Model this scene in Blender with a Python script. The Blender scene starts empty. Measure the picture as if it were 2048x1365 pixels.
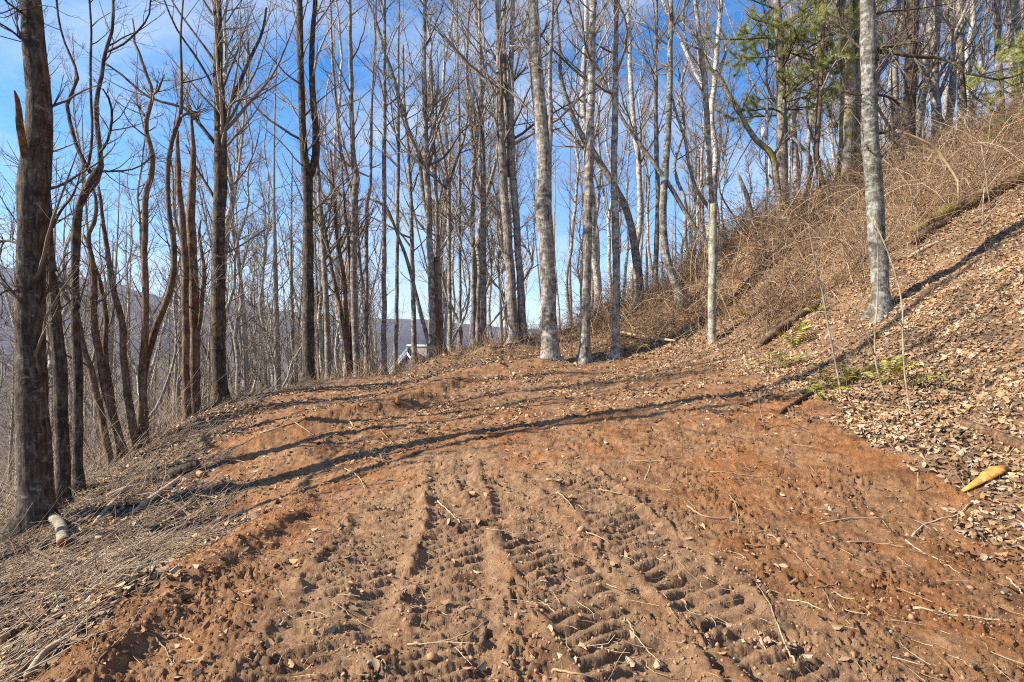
import bpy, math
import numpy as np
from mathutils import Vector, Matrix

SC = bpy.context.scene
COL = SC.collection
R = math.radians

# ------------------------------------------------------------------ camera
cam_d = bpy.data.cameras.new('camera')
cam = bpy.data.objects.new('camera', cam_d)
COL.objects.link(cam)
CAMZ = 1.6
cam.location = (0, 0, CAMZ)
cam.rotation_euler = (R(90), 0, 0)
cam_d.sensor_width = 36
cam_d.lens = 20
cam_d.clip_start = 0.05
cam_d.clip_end = 12000
SC.camera = cam
FPX = 2048 * 20 / 36.0

# ------------------------------------------------------------------ light and sky
SUN_AZ, SUN_EL = 10.0, 33.0        # light travels towards +X, a little towards +Y
sun_d = bpy.data.lights.new('sun', 'SUN')
sun_d.energy = 5.0
sun_d.angle = R(0.5)
sun_d.color = (1.0, 0.90, 0.76)
sun = bpy.data.objects.new('sun', sun_d)
COL.objects.link(sun)
ldir = Vector((math.cos(R(SUN_EL)) * math.cos(R(SUN_AZ)), math.cos(R(SUN_EL)) * math.sin(R(SUN_AZ)), -math.sin(R(SUN_EL))))
sun.rotation_euler = ldir.to_track_quat('-Z', 'Y').to_euler()
sun.location = (-30, -6, 30)

world = bpy.data.worlds.new('World')
SC.world = world
world.use_nodes = True
nt = world.node_tree
N, L = nt.nodes, nt.links
bg = N['Background']
bg.inputs[1].default_value = 0.068
sky = N.new('ShaderNodeTexSky')
sky.sky_type = 'NISHITA'
sky.sun_disc = False
sky.sun_elevation = R(SUN_EL)
sky.sun_rotation = R(270 - SUN_AZ)
sky.altitude = 900
sky.air_density = 1.0
sky.dust_density = 0.2
sky.ozone_density = 4.0
tc = N.new('ShaderNodeTexCoord')
mp = N.new('ShaderNodeMapping')
mp.inputs['Rotation'].default_value = (0, R(-38), R(10))
mp.inputs['Scale'].default_value = (1.7, 2.6, 4.2)
mp.inputs['Location'].default_value = (2.3, 0.7, 1.9)
L.new(tc.outputs['Generated'], mp.inputs[0])
n1 = N.new('ShaderNodeTexNoise')
n1.inputs['Scale'].default_value = 1.35
n1.inputs['Detail'].default_value = 9
n1.inputs['Roughness'].default_value = 0.58
n1.inputs['Distortion'].default_value = 0.35
L.new(mp.outputs[0], n1.inputs['Vector'])
cr = N.new('ShaderNodeValToRGB')
cr.color_ramp.elements[0].position = 0.46
cr.color_ramp.elements[1].position = 0.74
L.new(n1.outputs[0], cr.inputs[0])
# thin veil of cloud low over the hills
sep = N.new('ShaderNodeSeparateXYZ')
L.new(tc.outputs['Generated'], sep.inputs[0])
veil = N.new('ShaderNodeMapRange')
veil.inputs[1].default_value = 0.0
veil.inputs[2].default_value = 0.42
veil.inputs[3].default_value = 0.42
veil.inputs[4].default_value = 0.0
L.new(sep.outputs['Z'], veil.inputs[0])
ad = N.new('ShaderNodeMath')
ad.operation = 'ADD'
ad.use_clamp = True
L.new(cr.outputs[0], ad.inputs[0])
L.new(veil.outputs[0], ad.inputs[1])
sc_ = N.new('ShaderNodeMath')
sc_.operation = 'MULTIPLY'
sc_.inputs[1].default_value = 0.80
L.new(ad.outputs[0], sc_.inputs[0])
hs = N.new('ShaderNodeHueSaturation')
hs.inputs['Saturation'].default_value = 1.32
hs.inputs['Value'].default_value = 1.6
L.new(sky.outputs[0], hs.inputs['Color'])
mx = N.new('ShaderNodeMixRGB')
mx.inputs[2].default_value = (6.0, 6.5, 7.2, 1)
L.new(sc_.outputs[0], mx.inputs[0])
L.new(hs.outputs[0], mx.inputs[1])
L.new(mx.outputs[0], bg.inputs[0])

SC.view_settings.view_transform = 'Standard'
SC.view_settings.look = 'None'
SC.view_settings.exposure = 1.22
SC.view_settings.gamma = 1.0
SC.view_settings.use_curve_mapping = False
SC.render.engine = 'CYCLES'
SC.cycles.use_denoising = False
SC.cycles.filter_width = 1.1
SC.cycles.sample_clamp_indirect = 4.0
SC.cycles.max_bounces = 5
SC.cycles.diffuse_bounces = 3
SC.cycles.glossy_bounces = 2
SC.cycles.transparent_max_bounces = 4
SC.cycles.volume_bounces = 0

# ------------------------------------------------------------------ helpers
rng = np.random.default_rng(7)
UP = np.array([0, 0, 1.0])


def P(px, py, d):
    """point seen at pixel (px, py) of the 2048 px photograph, d metres ahead"""
    return np.array([(px - 1024) / FPX * d, d, CAMZ - (py - 682.5) / FPX * d])


def nrm(v):
    return v / np.maximum(np.linalg.norm(v, axis=-1, keepdims=True), 1e-9)


def _h(ix, iy, seed):
    n = (ix.astype(np.int64) * 374761393 + iy.astype(np.int64) * 668265263 + seed * 974634777) & 0xFFFFFFFF
    n = ((n ^ (n >> 13)) * 1274126177) & 0xFFFFFFFF
    n = (n ^ (n >> 16)) & 0xFFFF
    return n / 65535.0


def noise(x, y, seed=0):
    """2-D gradient noise, about -1..1"""
    ix, iy = np.floor(x), np.floor(y)
    fx, fy = x - ix, y - iy
    u = fx * fx * fx * (fx * (fx * 6 - 15) + 10)
    v = fy * fy * fy * (fy * (fy * 6 - 15) + 10)

    def g(dx, dy):
        a = _h(ix + dx, iy + dy, seed) * 2 * np.pi
        return np.cos(a) * (fx - dx) + np.sin(a) * (fy - dy)
    a = g(0, 0) * (1 - u) + g(1, 0) * u
    b = g(0, 1) * (1 - u) + g(1, 1) * u
    return (a * (1 - v) + b * v) * 1.5


def fbm(x, y, octv=4, seed=0, gain=0.5):
    s, a, t = 0, 1.0, 0
    for i in range(octv):
        s = s + a * noise(x * 2 ** i + 17.3 * i, y * 2 ** i - 9.1 * i, seed + i)
        t += a
        a *= gain
    return s / t * 1.4


def sstep(a, b, x):
    t = np.clip((x - a) / (b - a), 0, 1)
    return t * t * (3 - 2 * t)


def mesh_from(name, verts, faces_list, mats=None, smooth=True, attrs=None):
    """faces_list: list of (n, k) int arrays, k may differ"""
    me = bpy.data.meshes.new(name)
    verts = np.ascontiguousarray(verts, dtype=np.float32)
    me.vertices.add(len(verts))
    me.vertices.foreach_set('co', verts.ravel())
    faces_list = [f for f in faces_list if len(f)]
    loops = np.concatenate([f.ravel() for f in faces_list]).astype(np.int32)
    tot = np.concatenate([np.full(len(f), f.shape[1], np.int32) for f in faces_list])
    me.loops.add(len(loops))
    me.loops.foreach_set('vertex_index', loops)
    me.polygons.add(len(tot))
    start = np.concatenate([[0], np.cumsum(tot)[:-1]]).astype(np.int32)
    me.polygons.foreach_set('loop_start', start)
    me.polygons.foreach_set('loop_total', tot)
    if smooth:
        me.polygons.foreach_set('use_smooth', np.ones(len(tot), bool))
    if attrs:
        for an, data in attrs.items():
            if data.ndim == 2:
                at = me.attributes.new(an, 'FLOAT_COLOR', 'POINT')
                at.data.foreach_set('color', np.ascontiguousarray(data, np.float32).ravel())
            else:
                at = me.attributes.new(an, 'FLOAT', 'POINT')
                at.data.foreach_set('value', np.ascontiguousarray(data, np.float32))
    me.update(calc_edges=True)
    for m in (mats or []):
        me.materials.append(m)
    return me


class Tubes:
    def __init__(self):
        self.v, self.f, self.n, self.a = [], [], 0, []

    def add(self, pts, rad, sides=3, cap=False, val=None):
        pts = np.asarray(pts, float)
        if pts.ndim == 2:
            pts = pts[None]
        rad = np.asarray(rad, float)
        if rad.ndim == 1:
            rad = rad[None]
        m, n, _ = pts.shape
        if m == 0:
            return
        tan = np.gradient(pts, axis=1)
        tan = nrm(tan)
        mean = nrm(tan.mean(1))
        ref = np.where(np.abs(mean[:, 2:3]) > 0.75, np.array([[1.0, 0.02, 0]]), np.array([[0.0, 0.02, 1.0]]))[:, None, :]
        side = nrm(np.cross(tan, np.broadcast_to(ref, tan.shape)))
        up = np.cross(side, tan)
        th = np.arange(sides) / sides * 2 * np.pi
        c, s = np.cos(th), np.sin(th)
        if rad.ndim == 3:
            rr = rad
        else:
            rr = rad[:, :, None] * np.ones(sides)
        ring = pts[:, :, None, :] + rr[..., None] * (side[:, :, None, :] * c[None, None, :, None] + up[:, :, None, :] * s[None, None, :, None])
        self.v.append(ring.reshape(-1, 3))
        if val is not None:
            val = np.asarray(val)
            self.a.append(np.repeat(val, n * sides))
        b = self.n + (np.arange(m) * n * sides)[:, None, None]
        i = (np.arange(n - 1) * sides)[None, :, None]
        j = np.arange(sides)[None, None, :]
        j2 = (j + 1) % sides
        q = np.stack([b + i + j, b + i + j2, b + i + sides + j2, b + i + sides + j], -1).reshape(-1, 4)
        self.f.append(q)
        if cap:
            self.f.append(np.arange(sides)[None, ::-1] + self.n)
            self.f.append(np.arange(sides)[None, :] + self.n + (n - 1) * sides)
        self.n += m * n * sides

    def mesh(self, name, mat, attr=None):
        return mesh_from(name, np.concatenate(self.v), self.f, [mat], attrs={attr: np.concatenate(self.a)} if attr else None)


def link(name, me, parent=None, loc=None):
    o = bpy.data.objects.new(name, me)
    COL.objects.link(o)
    if parent is not None:
        o.parent = parent
    if loc is not None:
        o.location = loc
    return o


def thing(name, label, cat, loc=(0, 0, 0), group=None):
    o = bpy.data.objects.new(name, None)
    COL.objects.link(o)
    o.empty_display_size = 0.2
    o.location = tuple(float(a) for a in loc)
    o['label'] = label
    o['category'] = cat
    if group:
        o['group'] = group
    return o


def tag(o, label, cat, group=None, kind=None):
    o['label'] = label
    if cat:
        o['category'] = cat
    if group:
        o['group'] = group
    if kind:
        o['kind'] = kind
    return o


# ------------------------------------------------------------------ materials
def new_mat(name):
    m = bpy.data.materials.new(name)
    m.use_nodes = True
    b = m.node_tree.nodes['Principled BSDF']
    b.inputs['Specular IOR Level'].default_value = 0.25
    return m, m.node_tree.nodes, m.node_tree.links, b


def ramp(N, stops):
    r = N.new('ShaderNodeValToRGB')
    e = r.color_ramp.elements
    while len(e) < len(stops):
        e.new(0.5)
    for i, (p, c) in enumerate(stops):
        e[i].position = p
        e[i].color = (*c, 1)
    return r


def noise_node(N, L, vec, scale, detail=4, rough=0.55, dist=0.0):
    n = N.new('ShaderNodeTexNoise')
    n.inputs['Scale'].default_value = scale
    n.inputs['Detail'].default_value = detail
    n.inputs['Roughness'].default_value = rough
    n.inputs['Distortion'].default_value = dist
    if vec is not None:
        L.new(vec, n.inputs['Vector'])
    return n


def mixc(N, L, fac, a, b, mode='MIX'):
    x = N.new('ShaderNodeMixRGB')
    x.blend_type = mode
    for i, s in ((0, fac), (1, a), (2, b)):
        if hasattr(s, 'links'):
            L.new(s, x.inputs[i])
        elif isinstance(s, tuple):
            x.inputs[i].default_value = (*s, 1)
        else:
            x.inputs[i].default_value = s
    return x.outputs[0]


def bark(name, dark, mid, pale, patch=0.5, moss=0.0, bump=0.5, patchcol=(0.42, 0.42, 0.38), vary=0.15):
    m, N, L, b = new_mat(name)
    b.inputs['Roughness'].default_value = 0.9
    tc = N.new('ShaderNodeTexCoord')
    oi = N.new('ShaderNodeObjectInfo')
    off = N.new('ShaderNodeVectorMath')
    off.operation = 'MULTIPLY_ADD'
    off.inputs[1].default_value = (1, 1, 1)
    L.new(tc.outputs['Object'], off.inputs[0])
    rv = N.new('ShaderNodeCombineXYZ')
    k = N.new('ShaderNodeMath')
    k.operation = 'MULTIPLY'
    k.inputs[1].default_value = 40
    L.new(oi.outputs['Random'], k.inputs[0])
    L.new(k.outputs[0], rv.inputs[0])
    L.new(k.outputs[0], rv.inputs[2])
    L.new(rv.outputs[0], off.inputs[2])
    mpv = N.new('ShaderNodeMapping')
    mpv.inputs['Scale'].default_value = (1, 1, 0.22)
    L.new(off.outputs[0], mpv.inputs[0])
    mph = N.new('ShaderNodeMapping')
    mph.inputs['Scale'].default_value = (1, 1, 1.6)
    L.new(off.outputs[0], mph.inputs[0])
    fur = noise_node(N, L, mpv.outputs[0], 26, 5, 0.65)
    r1 = ramp(N, [(0.33, dark), (0.5, mid), (0.68, pale)])
    L.new(fur.outputs[0], r1.inputs[0])
    pt = noise_node(N, L, mph.outputs[0], 7, 7, 0.72)
    r2 = ramp(N, [(0.62 - 0.28 * patch, (0, 0, 0)), (0.70 - 0.22 * patch, (1, 1, 1))])
    L.new(pt.outputs[0], r2.inputs[0])
    c = mixc(N, L, r2.outputs[0], r1.outputs[0], patchcol)
    dk = noise_node(N, L, mph.outputs[0], 3.1, 5, 0.7)
    r3 = ramp(N, [(0.36, (0.45, 0.42, 0.40)), (0.56, (1, 1, 1))])
    L.new(dk.outputs[0], r3.inputs[0])
    c = mixc(N, L, 1.0, c, r3.outputs[0], 'MULTIPLY')
    if moss:
        ms = noise_node(N, L, off.outputs[0], 2.2, 6, 0.7)
        r4 = ramp(N, [(0.60 - 0.25 * moss, (0, 0, 0)), (0.70 - 0.2 * moss, (1, 1, 1))])
        L.new(ms.outputs[0], r4.inputs[0])
        c = mixc(N, L, r4.outputs[0], c, (0.17, 0.14, 0.03))
    vr = N.new('ShaderNodeMapRange')
    vr.inputs[3].default_value = 1 - vary
    vr.inputs[4].default_value = 1 + vary
    L.new(oi.outputs['Random'], vr.inputs[0])
    hv = N.new('ShaderNodeHueSaturation')
    L.new(vr.outputs[0], hv.inputs['Value'])
    L.new(c, hv.inputs['Color'])
    L.new(hv.outputs[0], b.inputs['Base Color'])
    bm = N.new('ShaderNodeBump')
    bm.inputs['Strength'].default_value = bump
    bm.inputs['Distance'].default_value = 0.03
    su = N.new('ShaderNodeMath')
    su.operation = 'ADD'
    L.new(fur.outputs[0], su.inputs[0])
    L.new(pt.outputs[0], su.inputs[1])
    L.new(su.outputs[0], bm.inputs['Height'])
    L.new(bm.outputs[0], b.inputs['Normal'])
    return m


def plain(name, col, rough=0.85, var=0.25, scale=12, attr=None, bump=0.0, spec=0.2):
    m, N, L, b = new_mat(name)
    b.inputs['Roughness'].default_value = rough
    b.inputs['Specular IOR Level'].default_value = spec
    tc = N.new('ShaderNodeTexCoord')
    n = noise_node(N, L, tc.outputs['Object'], scale, 4, 0.6)
    r = ramp(N, [(0.3, tuple(c * (1 - var) for c in col)), (0.7, tuple(min(1, c * (1 + var)) for c in col))])
    L.new(n.outputs[0], r.inputs[0])
    out = r.outputs[0]
    if attr:
        a = N.new('ShaderNodeAttribute')
        a.attribute_name = attr
        out = mixc(N, L, 1.0, out, a.outputs['Color'], 'MULTIPLY')
    L.new(out, b.inputs['Base Color'])
    if bump:
        bm = N.new('ShaderNodeBump')
        bm.inputs['Strength'].default_value = bump
        bm.inputs['Distance'].default_value = 0.02
        L.new(n.outputs[0], bm.inputs['Height'])
        L.new(bm.outputs[0], b.inputs['Normal'])
    return m


def twig_mat(name, a, b_, c=None):
    """bare twigs; every stem carries a value v that picks its tone"""
    m, N, L, b = new_mat(name)
    b.inputs['Roughness'].default_value = 0.85
    at = N.new('ShaderNodeAttribute')
    at.attribute_name = 'v'
    st = [(0.0, a), (1.0, b_)] if c is None else [(0.0, a), (0.5, b_), (1.0, c)]
    r = ramp(N, st)
    L.new(at.outputs['Fac'], r.inputs[0])
    L.new(r.outputs[0], b.inputs['Base Color'])
    return m


M = {}
M['bark_dark'] = bark('dark bark with lichen', (0.03, 0.022, 0.016), (0.085, 0.062, 0.044), (0.20, 0.165, 0.125), 0.20, 0.1, 0.85, (0.26, 0.24, 0.20))
M['bark_brown'] = bark('warm brown bark', (0.06, 0.036, 0.022), (0.17, 0.105, 0.065), (0.30, 0.20, 0.13), 0.15, 0.05, 0.7, (0.33, 0.26, 0.2))
M['bark_pale'] = bark('pale lichened bark', (0.07, 0.058, 0.043), (0.22, 0.19, 0.148), (0.40, 0.36, 0.30), 0.46, 0.0, 0.8, (0.46, 0.435, 0.38))
M['bark_grey'] = bark('grey furrowed bark', (0.075, 0.062, 0.05), (0.22, 0.185, 0.15), (0.36, 0.32, 0.27), 0.40, 0.0, 0.75, (0.40, 0.38, 0.34))
M['bark_moss'] = bark('mossy bark', (0.09, 0.075, 0.05), (0.24, 0.20, 0.15), (0.40, 0.36, 0.30), 0.45, 0.55, 0.6, (0.46, 0.44, 0.38))
M['bark_lichen'] = bark('green grey lichened bark', (0.06, 0.052, 0.044), (0.17, 0.15, 0.125), (0.30, 0.28, 0.24), 0.50, 0.0, 0.8, (0.36, 0.39, 0.33))
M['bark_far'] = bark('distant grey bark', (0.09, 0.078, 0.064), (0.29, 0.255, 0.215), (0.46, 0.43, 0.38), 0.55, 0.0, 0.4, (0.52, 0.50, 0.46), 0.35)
M['wood_cut'] = plain('cut wood', (0.42, 0.24, 0.12), 0.8, 0.25, 30)
M['wood_red'] = plain('reddish cut wood', (0.20, 0.06, 0.025), 0.8, 0.3, 30)
M['wood_bare'] = plain('barkless pale wood', (0.46, 0.33, 0.20), 0.8, 0.35, 9, bump=0.3)
M['wood_white'] = bark('whitish bark of cut wood', (0.17, 0.14, 0.095), (0.36, 0.31, 0.23), (0.5, 0.45, 0.35), 0.4, 0.0, 0.7, (0.5, 0.46, 0.37))
M['wood_orange'] = plain('fresh split orange wood', (0.60, 0.29, 0.065), 0.8, 0.35, 18, bump=0.35)
M['wood_rot'] = bark('rotting wood', (0.05, 0.03, 0.02), (0.16, 0.09, 0.05), (0.30, 0.18, 0.10), 0.1, 0.1, 0.9, (0.3, 0.2, 0.12))
M['wood_mosslog'] = bark('mossy log', (0.05, 0.035, 0.02), (0.14, 0.08, 0.045), (0.26, 0.15, 0.08), 0.1, 0.52, 0.9, (0.3, 0.2, 0.12))
M['twig'] = twig_mat('bare twigs', (0.09, 0.068, 0.05), (0.22, 0.175, 0.13), (0.38, 0.32, 0.26))
M['twig_dark'] = twig_mat('dark bare twigs', (0.05, 0.036, 0.028), (0.12, 0.09, 0.068), (0.20, 0.155, 0.12))
M['bramble'] = twig_mat('dry tangled stems', (0.13, 0.075, 0.042), (0.28, 0.18, 0.105), (0.48, 0.36, 0.24))
M['straw'] = twig_mat('dry straw', (0.08, 0.05, 0.032), (0.26, 0.185, 0.118), (0.53, 0.42, 0.30))
M['straw_pale'] = twig_mat('pale roots and straw', (0.27, 0.17, 0.085), (0.42, 0.29, 0.16), (0.55, 0.43, 0.28))
M['needle'] = twig_mat('pine needles', (0.15, 0.19, 0.06), (0.27, 0.30, 0.085), (0.42, 0.42, 0.13))
M['sapling'] = bark('tan sapling bark', (0.2, 0.15, 0.10), (0.36, 0.28, 0.2), (0.48, 0.40, 0.30), 0.2, 0.0, 0.3, (0.5, 0.44, 0.35))
M['fern'] = plain('fern green', (0.36, 0.34, 0.07), 0.6, 0.35, 9)
M['house_roof'] = plain('grey metal roof', (0.36, 0.42, 0.44), 0.45, 0.08, 3)
M['house_wall'] = plain('white boards', (0.62, 0.63, 0.62), 0.7, 0.05, 5)
M['house_shingle'] = plain('brown roof shingle', (0.17, 0.14, 0.13), 0.85, 0.2, 6)
M['house_trim'] = plain('white trim', (0.80, 0.80, 0.78), 0.5, 0.03, 5)
M['glass'] = plain('dark window glass', (0.02, 0.025, 0.03), 0.08, 0.1, 2, spec=0.6)
M['pole'] = bark('weathered pole', (0.13, 0.125, 0.09), (0.29, 0.28, 0.22), (0.42, 0.40, 0.32), 0.3, 0.0, 0.3, (0.38, 0.37, 0.30))
M['metal'] = plain('galvanised conduit', (0.50, 0.55, 0.55), 0.4, 0.1, 8, spec=0.5)
M['box'] = plain('white box', (0.82, 0.84, 0.85), 0.5, 0.03, 4)

# ------------------------------------------------------------------ terrain
CTRL = np.array([
    # the level lane, camera outwards
    (0, -12, -.35), (0, -4, -.12), (0, 0, -.05), (0, 2.67, 0), (0, 4, .10), (0, 5.5, .21), (0, 7, .32), (0, 9, .45), (0, 11, .62), (-.1, 13, .90),
    (2.2, 2.7, .0), (2.4, 4.5, .08), (2.4, 7, .52), (2.8, 9.5, .78), (3.0, 12, 1.05),
    (0.95, 14, 1.05), (1.77, 14, 1.07), (2.56, 14, 1.17), (3.4, 14, 1.3),
    # mound behind
    (-.3, 16.5, 1.28), (.6, 17, 1.42), (-.3, 19, 1.5), (-1.5, 15.2, .92), (-2.5, 17, .86), (1.8, 18, 1.8), (-2.8, 19, .75), (-3.9, 20, .2), (0, 25, 1.2), (0, 40, .6), (0, 60, -2), (6, 60, 1),
    (-4, 28, -1.2), (-5, 40, -4), (4, 28, 2.2), (4, 40, 2.0),
    # left: fill slope and bench edge
    (-2.0, 3.3, -.05), (-2.05, 4.4, -.03), (-2.79, 3.1, -.26), (-3.87, 4.3, -.38), (-3.3, 6.4, -.45), (-4.6, 8.3, -.35), (-3.0, 9, .22), (-2.1, 10.2, .36), (-4.8, 10.5, .15), (-3.2, 13, .5),
    (-5.9, 7.0, -.70), (-6.34, 8, -.78), (-6.5, 8.5, -.66), (-7.14, 10.5, -.62), (-7.1, 11, -.42), (-7.07, 12.5, -.14), (-6.64, 13, .11), (-5.5, 15.5, .40), (-4.5, 16.5, .52), (-3.7, 16.5, .5), (-3.3, 17, .5),
    (-5.0, 4.3, -.75), (-4.2, 1.0, -.7), (-7, 2, -1.9), (-7, -6, -1.8),
    (-8.6, 7, -2.0), (-9.5, 10.5, -1.9), (-9.5, 14, -1.4), (-8, 18, -1.0), (-6, 21, -1.0), (-15, 10, -5.5), (-15, 20, -5), (-14, 30, -6), (-30, 15, -14), (-30, 35, -14), (-30, 60, -16), (-60, 30, -27), (-60, 80, -30), (-15, 60, -9),
    # right: toe of the bank and the bank
    (4.14, 4.6, .02), (4.3, 5.3, .21), (4.04, 6.8, .60), (4.19, 8, .84), (4.3, 10.5, 1.1), (4.5, 12.8, 1.5), (3.9, 2, .05), (4.2, -5, .1),
    (5.85, 6.5, .95), (6.5, 10, 2.1), (7.4, 8.2, 2.25), (9.9, 11, 4.1), (9.0, 12, 4.05), (6.2, 4, .9), (8.0, 4, 2.2), (8, -5, 2.5),
    (13.5, 15, 7.0), (10.1, 17, 5.9), (8.5, 18, 5.5), (7.1, 17, 4.7), (5.6, 16, 2.8), (5.0, 17, 2.85), (4.0, 18, 2.6), (2.6, 17, 1.9),
    (14, 6, 5.6), (20, 12, 9.5), (20, 0, 8), (12.5, 30, 6.0), (9, 30, 4.0), (17.8, 30, 8.6), (27, 30, 12), (24, 45, 11.5), (12, 45, 5), (40, 30, 16), (40, 60, 15), (20, 60, 7),
], float)


def _tps_u(r2):
    return 0.5 * r2 * np.log(np.maximum(r2, 1e-12))


def _warp(x, y):
    # thin-plate fit runs in compressed space so that far points do not swamp near ones
    r = np.hypot(x, y) + 1e-9
    k = np.where(r > 12, (12 + 12 * np.log(r / 12)) / r, 1.0)
    return x * k, y * k


_cx, _cy = _warp(CTRL[:, 0], CTRL[:, 1])
_n = len(CTRL)
_A = np.zeros((_n + 3, _n + 3))
_A[:_n, :_n] = _tps_u((_cx[:, None] - _cx) ** 2 + (_cy[:, None] - _cy) ** 2) + np.eye(_n) * 0.08
_A[:_n, _n:] = np.stack([np.ones(_n), _cx, _cy], 1)
_A[_n:, :_n] = _A[:_n, _n:].T
_W = np.linalg.solve(_A, np.concatenate([CTRL[:, 2], np.zeros(3)]))


def base_h(x, y):
    x = np.asarray(x, float)
    y = np.asarray(y, float)
    sh = x.shape
    x, y = x.ravel(), y.ravel()
    out = np.empty(len(x))
    for s in range(0, len(x), 60000):
        a, b = x[s:s + 60000], y[s:s + 60000]
        rr = np.hypot(a, b)
        lim = np.minimum(1, 75 / np.maximum(rr, 1e-9))
        wx, wy = _warp(a * lim, b * lim)
        z = _tps_u((wx[:, None] - _cx) ** 2 + (wy[:, None] - _cy) ** 2) @ _W[:_n] + _W[_n] + _W[_n + 1] * wx + _W[_n + 2] * wy
        far = np.clip(-26 + 40 * np.tanh(a / 90) - 0.03 * rr, -75, 16)
        t = sstep(45, 130, rr)
        out[s:s + 60000] = z * (1 - t) + far * t
    return out.reshape(sh)


def poly_dist(x, y, pts):
    pts = np.asarray(pts, float)
    best = np.full(x.shape, 1e9)
    side = np.zeros(x.shape)
    for (ax, ay), (bx, by) in zip(pts[:-1], pts[1:]):
        dx, dy = bx - ax, by - ay
        l2 = dx * dx + dy * dy
        t = np.clip(((x - ax) * dx + (y - ay) * dy) / l2, 0, 1)
        ex, ey = x - ax - t * dx, y - ay - t * dy
        d = np.hypot(ex, ey)
        s = np.sign(dx * (y - ay) - dy * (x - ax))     # + = left of the line
        m = d < best
        best = np.where(m, d, best)
        side = np.where(m, s, side)
    return best, side


BERM_FAR = [(-4.6, 8.5), (-3.35, 9.1), (-2.2, 10.1), (-1.45, 11.6), (-.95, 12.9), (0.2, 13.5), (1.6, 13.4)]
BERM_NEAR = [(-2.05, 2.0), (-2.15, 3.3), (-2.1, 4.4), (-2.0, 5.3), (-2.3, 6.2)]
RIDGE_MOUND = [(-2.4, 15.6), (-1.6, 15.8), (-.2, 16.6), (.9, 17.0)]
TRACKS = [  # (y, x) of the centre line, half width
    ([1.2, 3.0, 4.5, 6.2], [1.05, .52, .12, -.34], .26),
    ([1.2, 3.0, 4.5, 6.2], [1.95, 1.28, .88, .52], .24),
    ([1.2, 3.0, 4.5, 6.2], [-1.05, -1.02, -1.05, -1.25], .27),
    ([1.2, 3.0, 4.5, 7.5], [-.35, -.30, -.42, -.85], .22),
]


def masks(x, y):
    e = fbm(x * .9, y * .9, 4, 40) * .75
    e2 = fbm(x * 3.1, y * 3.1, 3, 45) * .35
    xr = np.interp(y, [-5, 2, 4.6, 6.8, 8.6, 12, 14], [3.8, 3.9, 4.0, 4.0, 4.1, 4.0, 3.4])
    right = sstep(-.4, .4, x - xr + e + e2)                    # leaf litter on the bank
    xl = np.interp(y, [-5, 2, 4.4, 6.0, 8.0, 10, 14, 17], [-2.4, -2.5, -2.5, -2.9, -4.2, -5.0, -5.0, -3.5])
    left = sstep(-.25, .25, xl - x + e + e2)                     # brush and straw beyond the fill edge
    back = sstep(13.2, 14.4, y + e * 1.5)
    mud = (1 - right) * (1 - left) * (1 - back)
    far_leaf = sstep(6.5, 10.5, y + e * 2)                       # leaves mixed into the dirt further on
    return mud, right, left, back, far_leaf


def track_h(x, y):
    h = np.zeros_like(x)
    gm = np.zeros_like(x)
    brk = sstep(-.45, .35, fbm(x * 2.3, y * 2.3, 3, 60))
    for ys, xs, hw in TRACKS:
        xc = np.interp(y, ys, xs) + .05 * noise(y * 1.3, y * 0 + hw * 9, 61)
        lat = x - xc
        fade = sstep(ys[-1] + .3, ys[-1] - .8, y) * sstep(.3, 1.3, y)
        ins = sstep(hw + .03, hw - .05, np.abs(lat)) * fade
        ph = (y - .5 * lat + .02 * noise(x * 4, y * 4, 64)) / .115
        lug = np.clip(np.sin(ph * 2 * np.pi) * 2.6 + .5 * noise(x * 13, y * 13, 67), -.8, 1) * (.55 + .45 * brk)
        h += ins * (-.018 + .027 * lug * (.55 + .45 * sstep(-.35, .25, fbm(x * 1.4, y * 1.4, 3, 66))))
        for s in (-1, 1):
            q = lat - s * (hw + .075)
            h += fade * np.exp(-(q / .05) ** 2) * .026 * (.05 + 1.1 * brk) * (1 + .9 * noise(x * 9, y * 9, 63))
        gm = np.maximum(gm, sstep(hw + .5, hw - .1, np.abs(lat)) * fade)
    return h, gm


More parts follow.
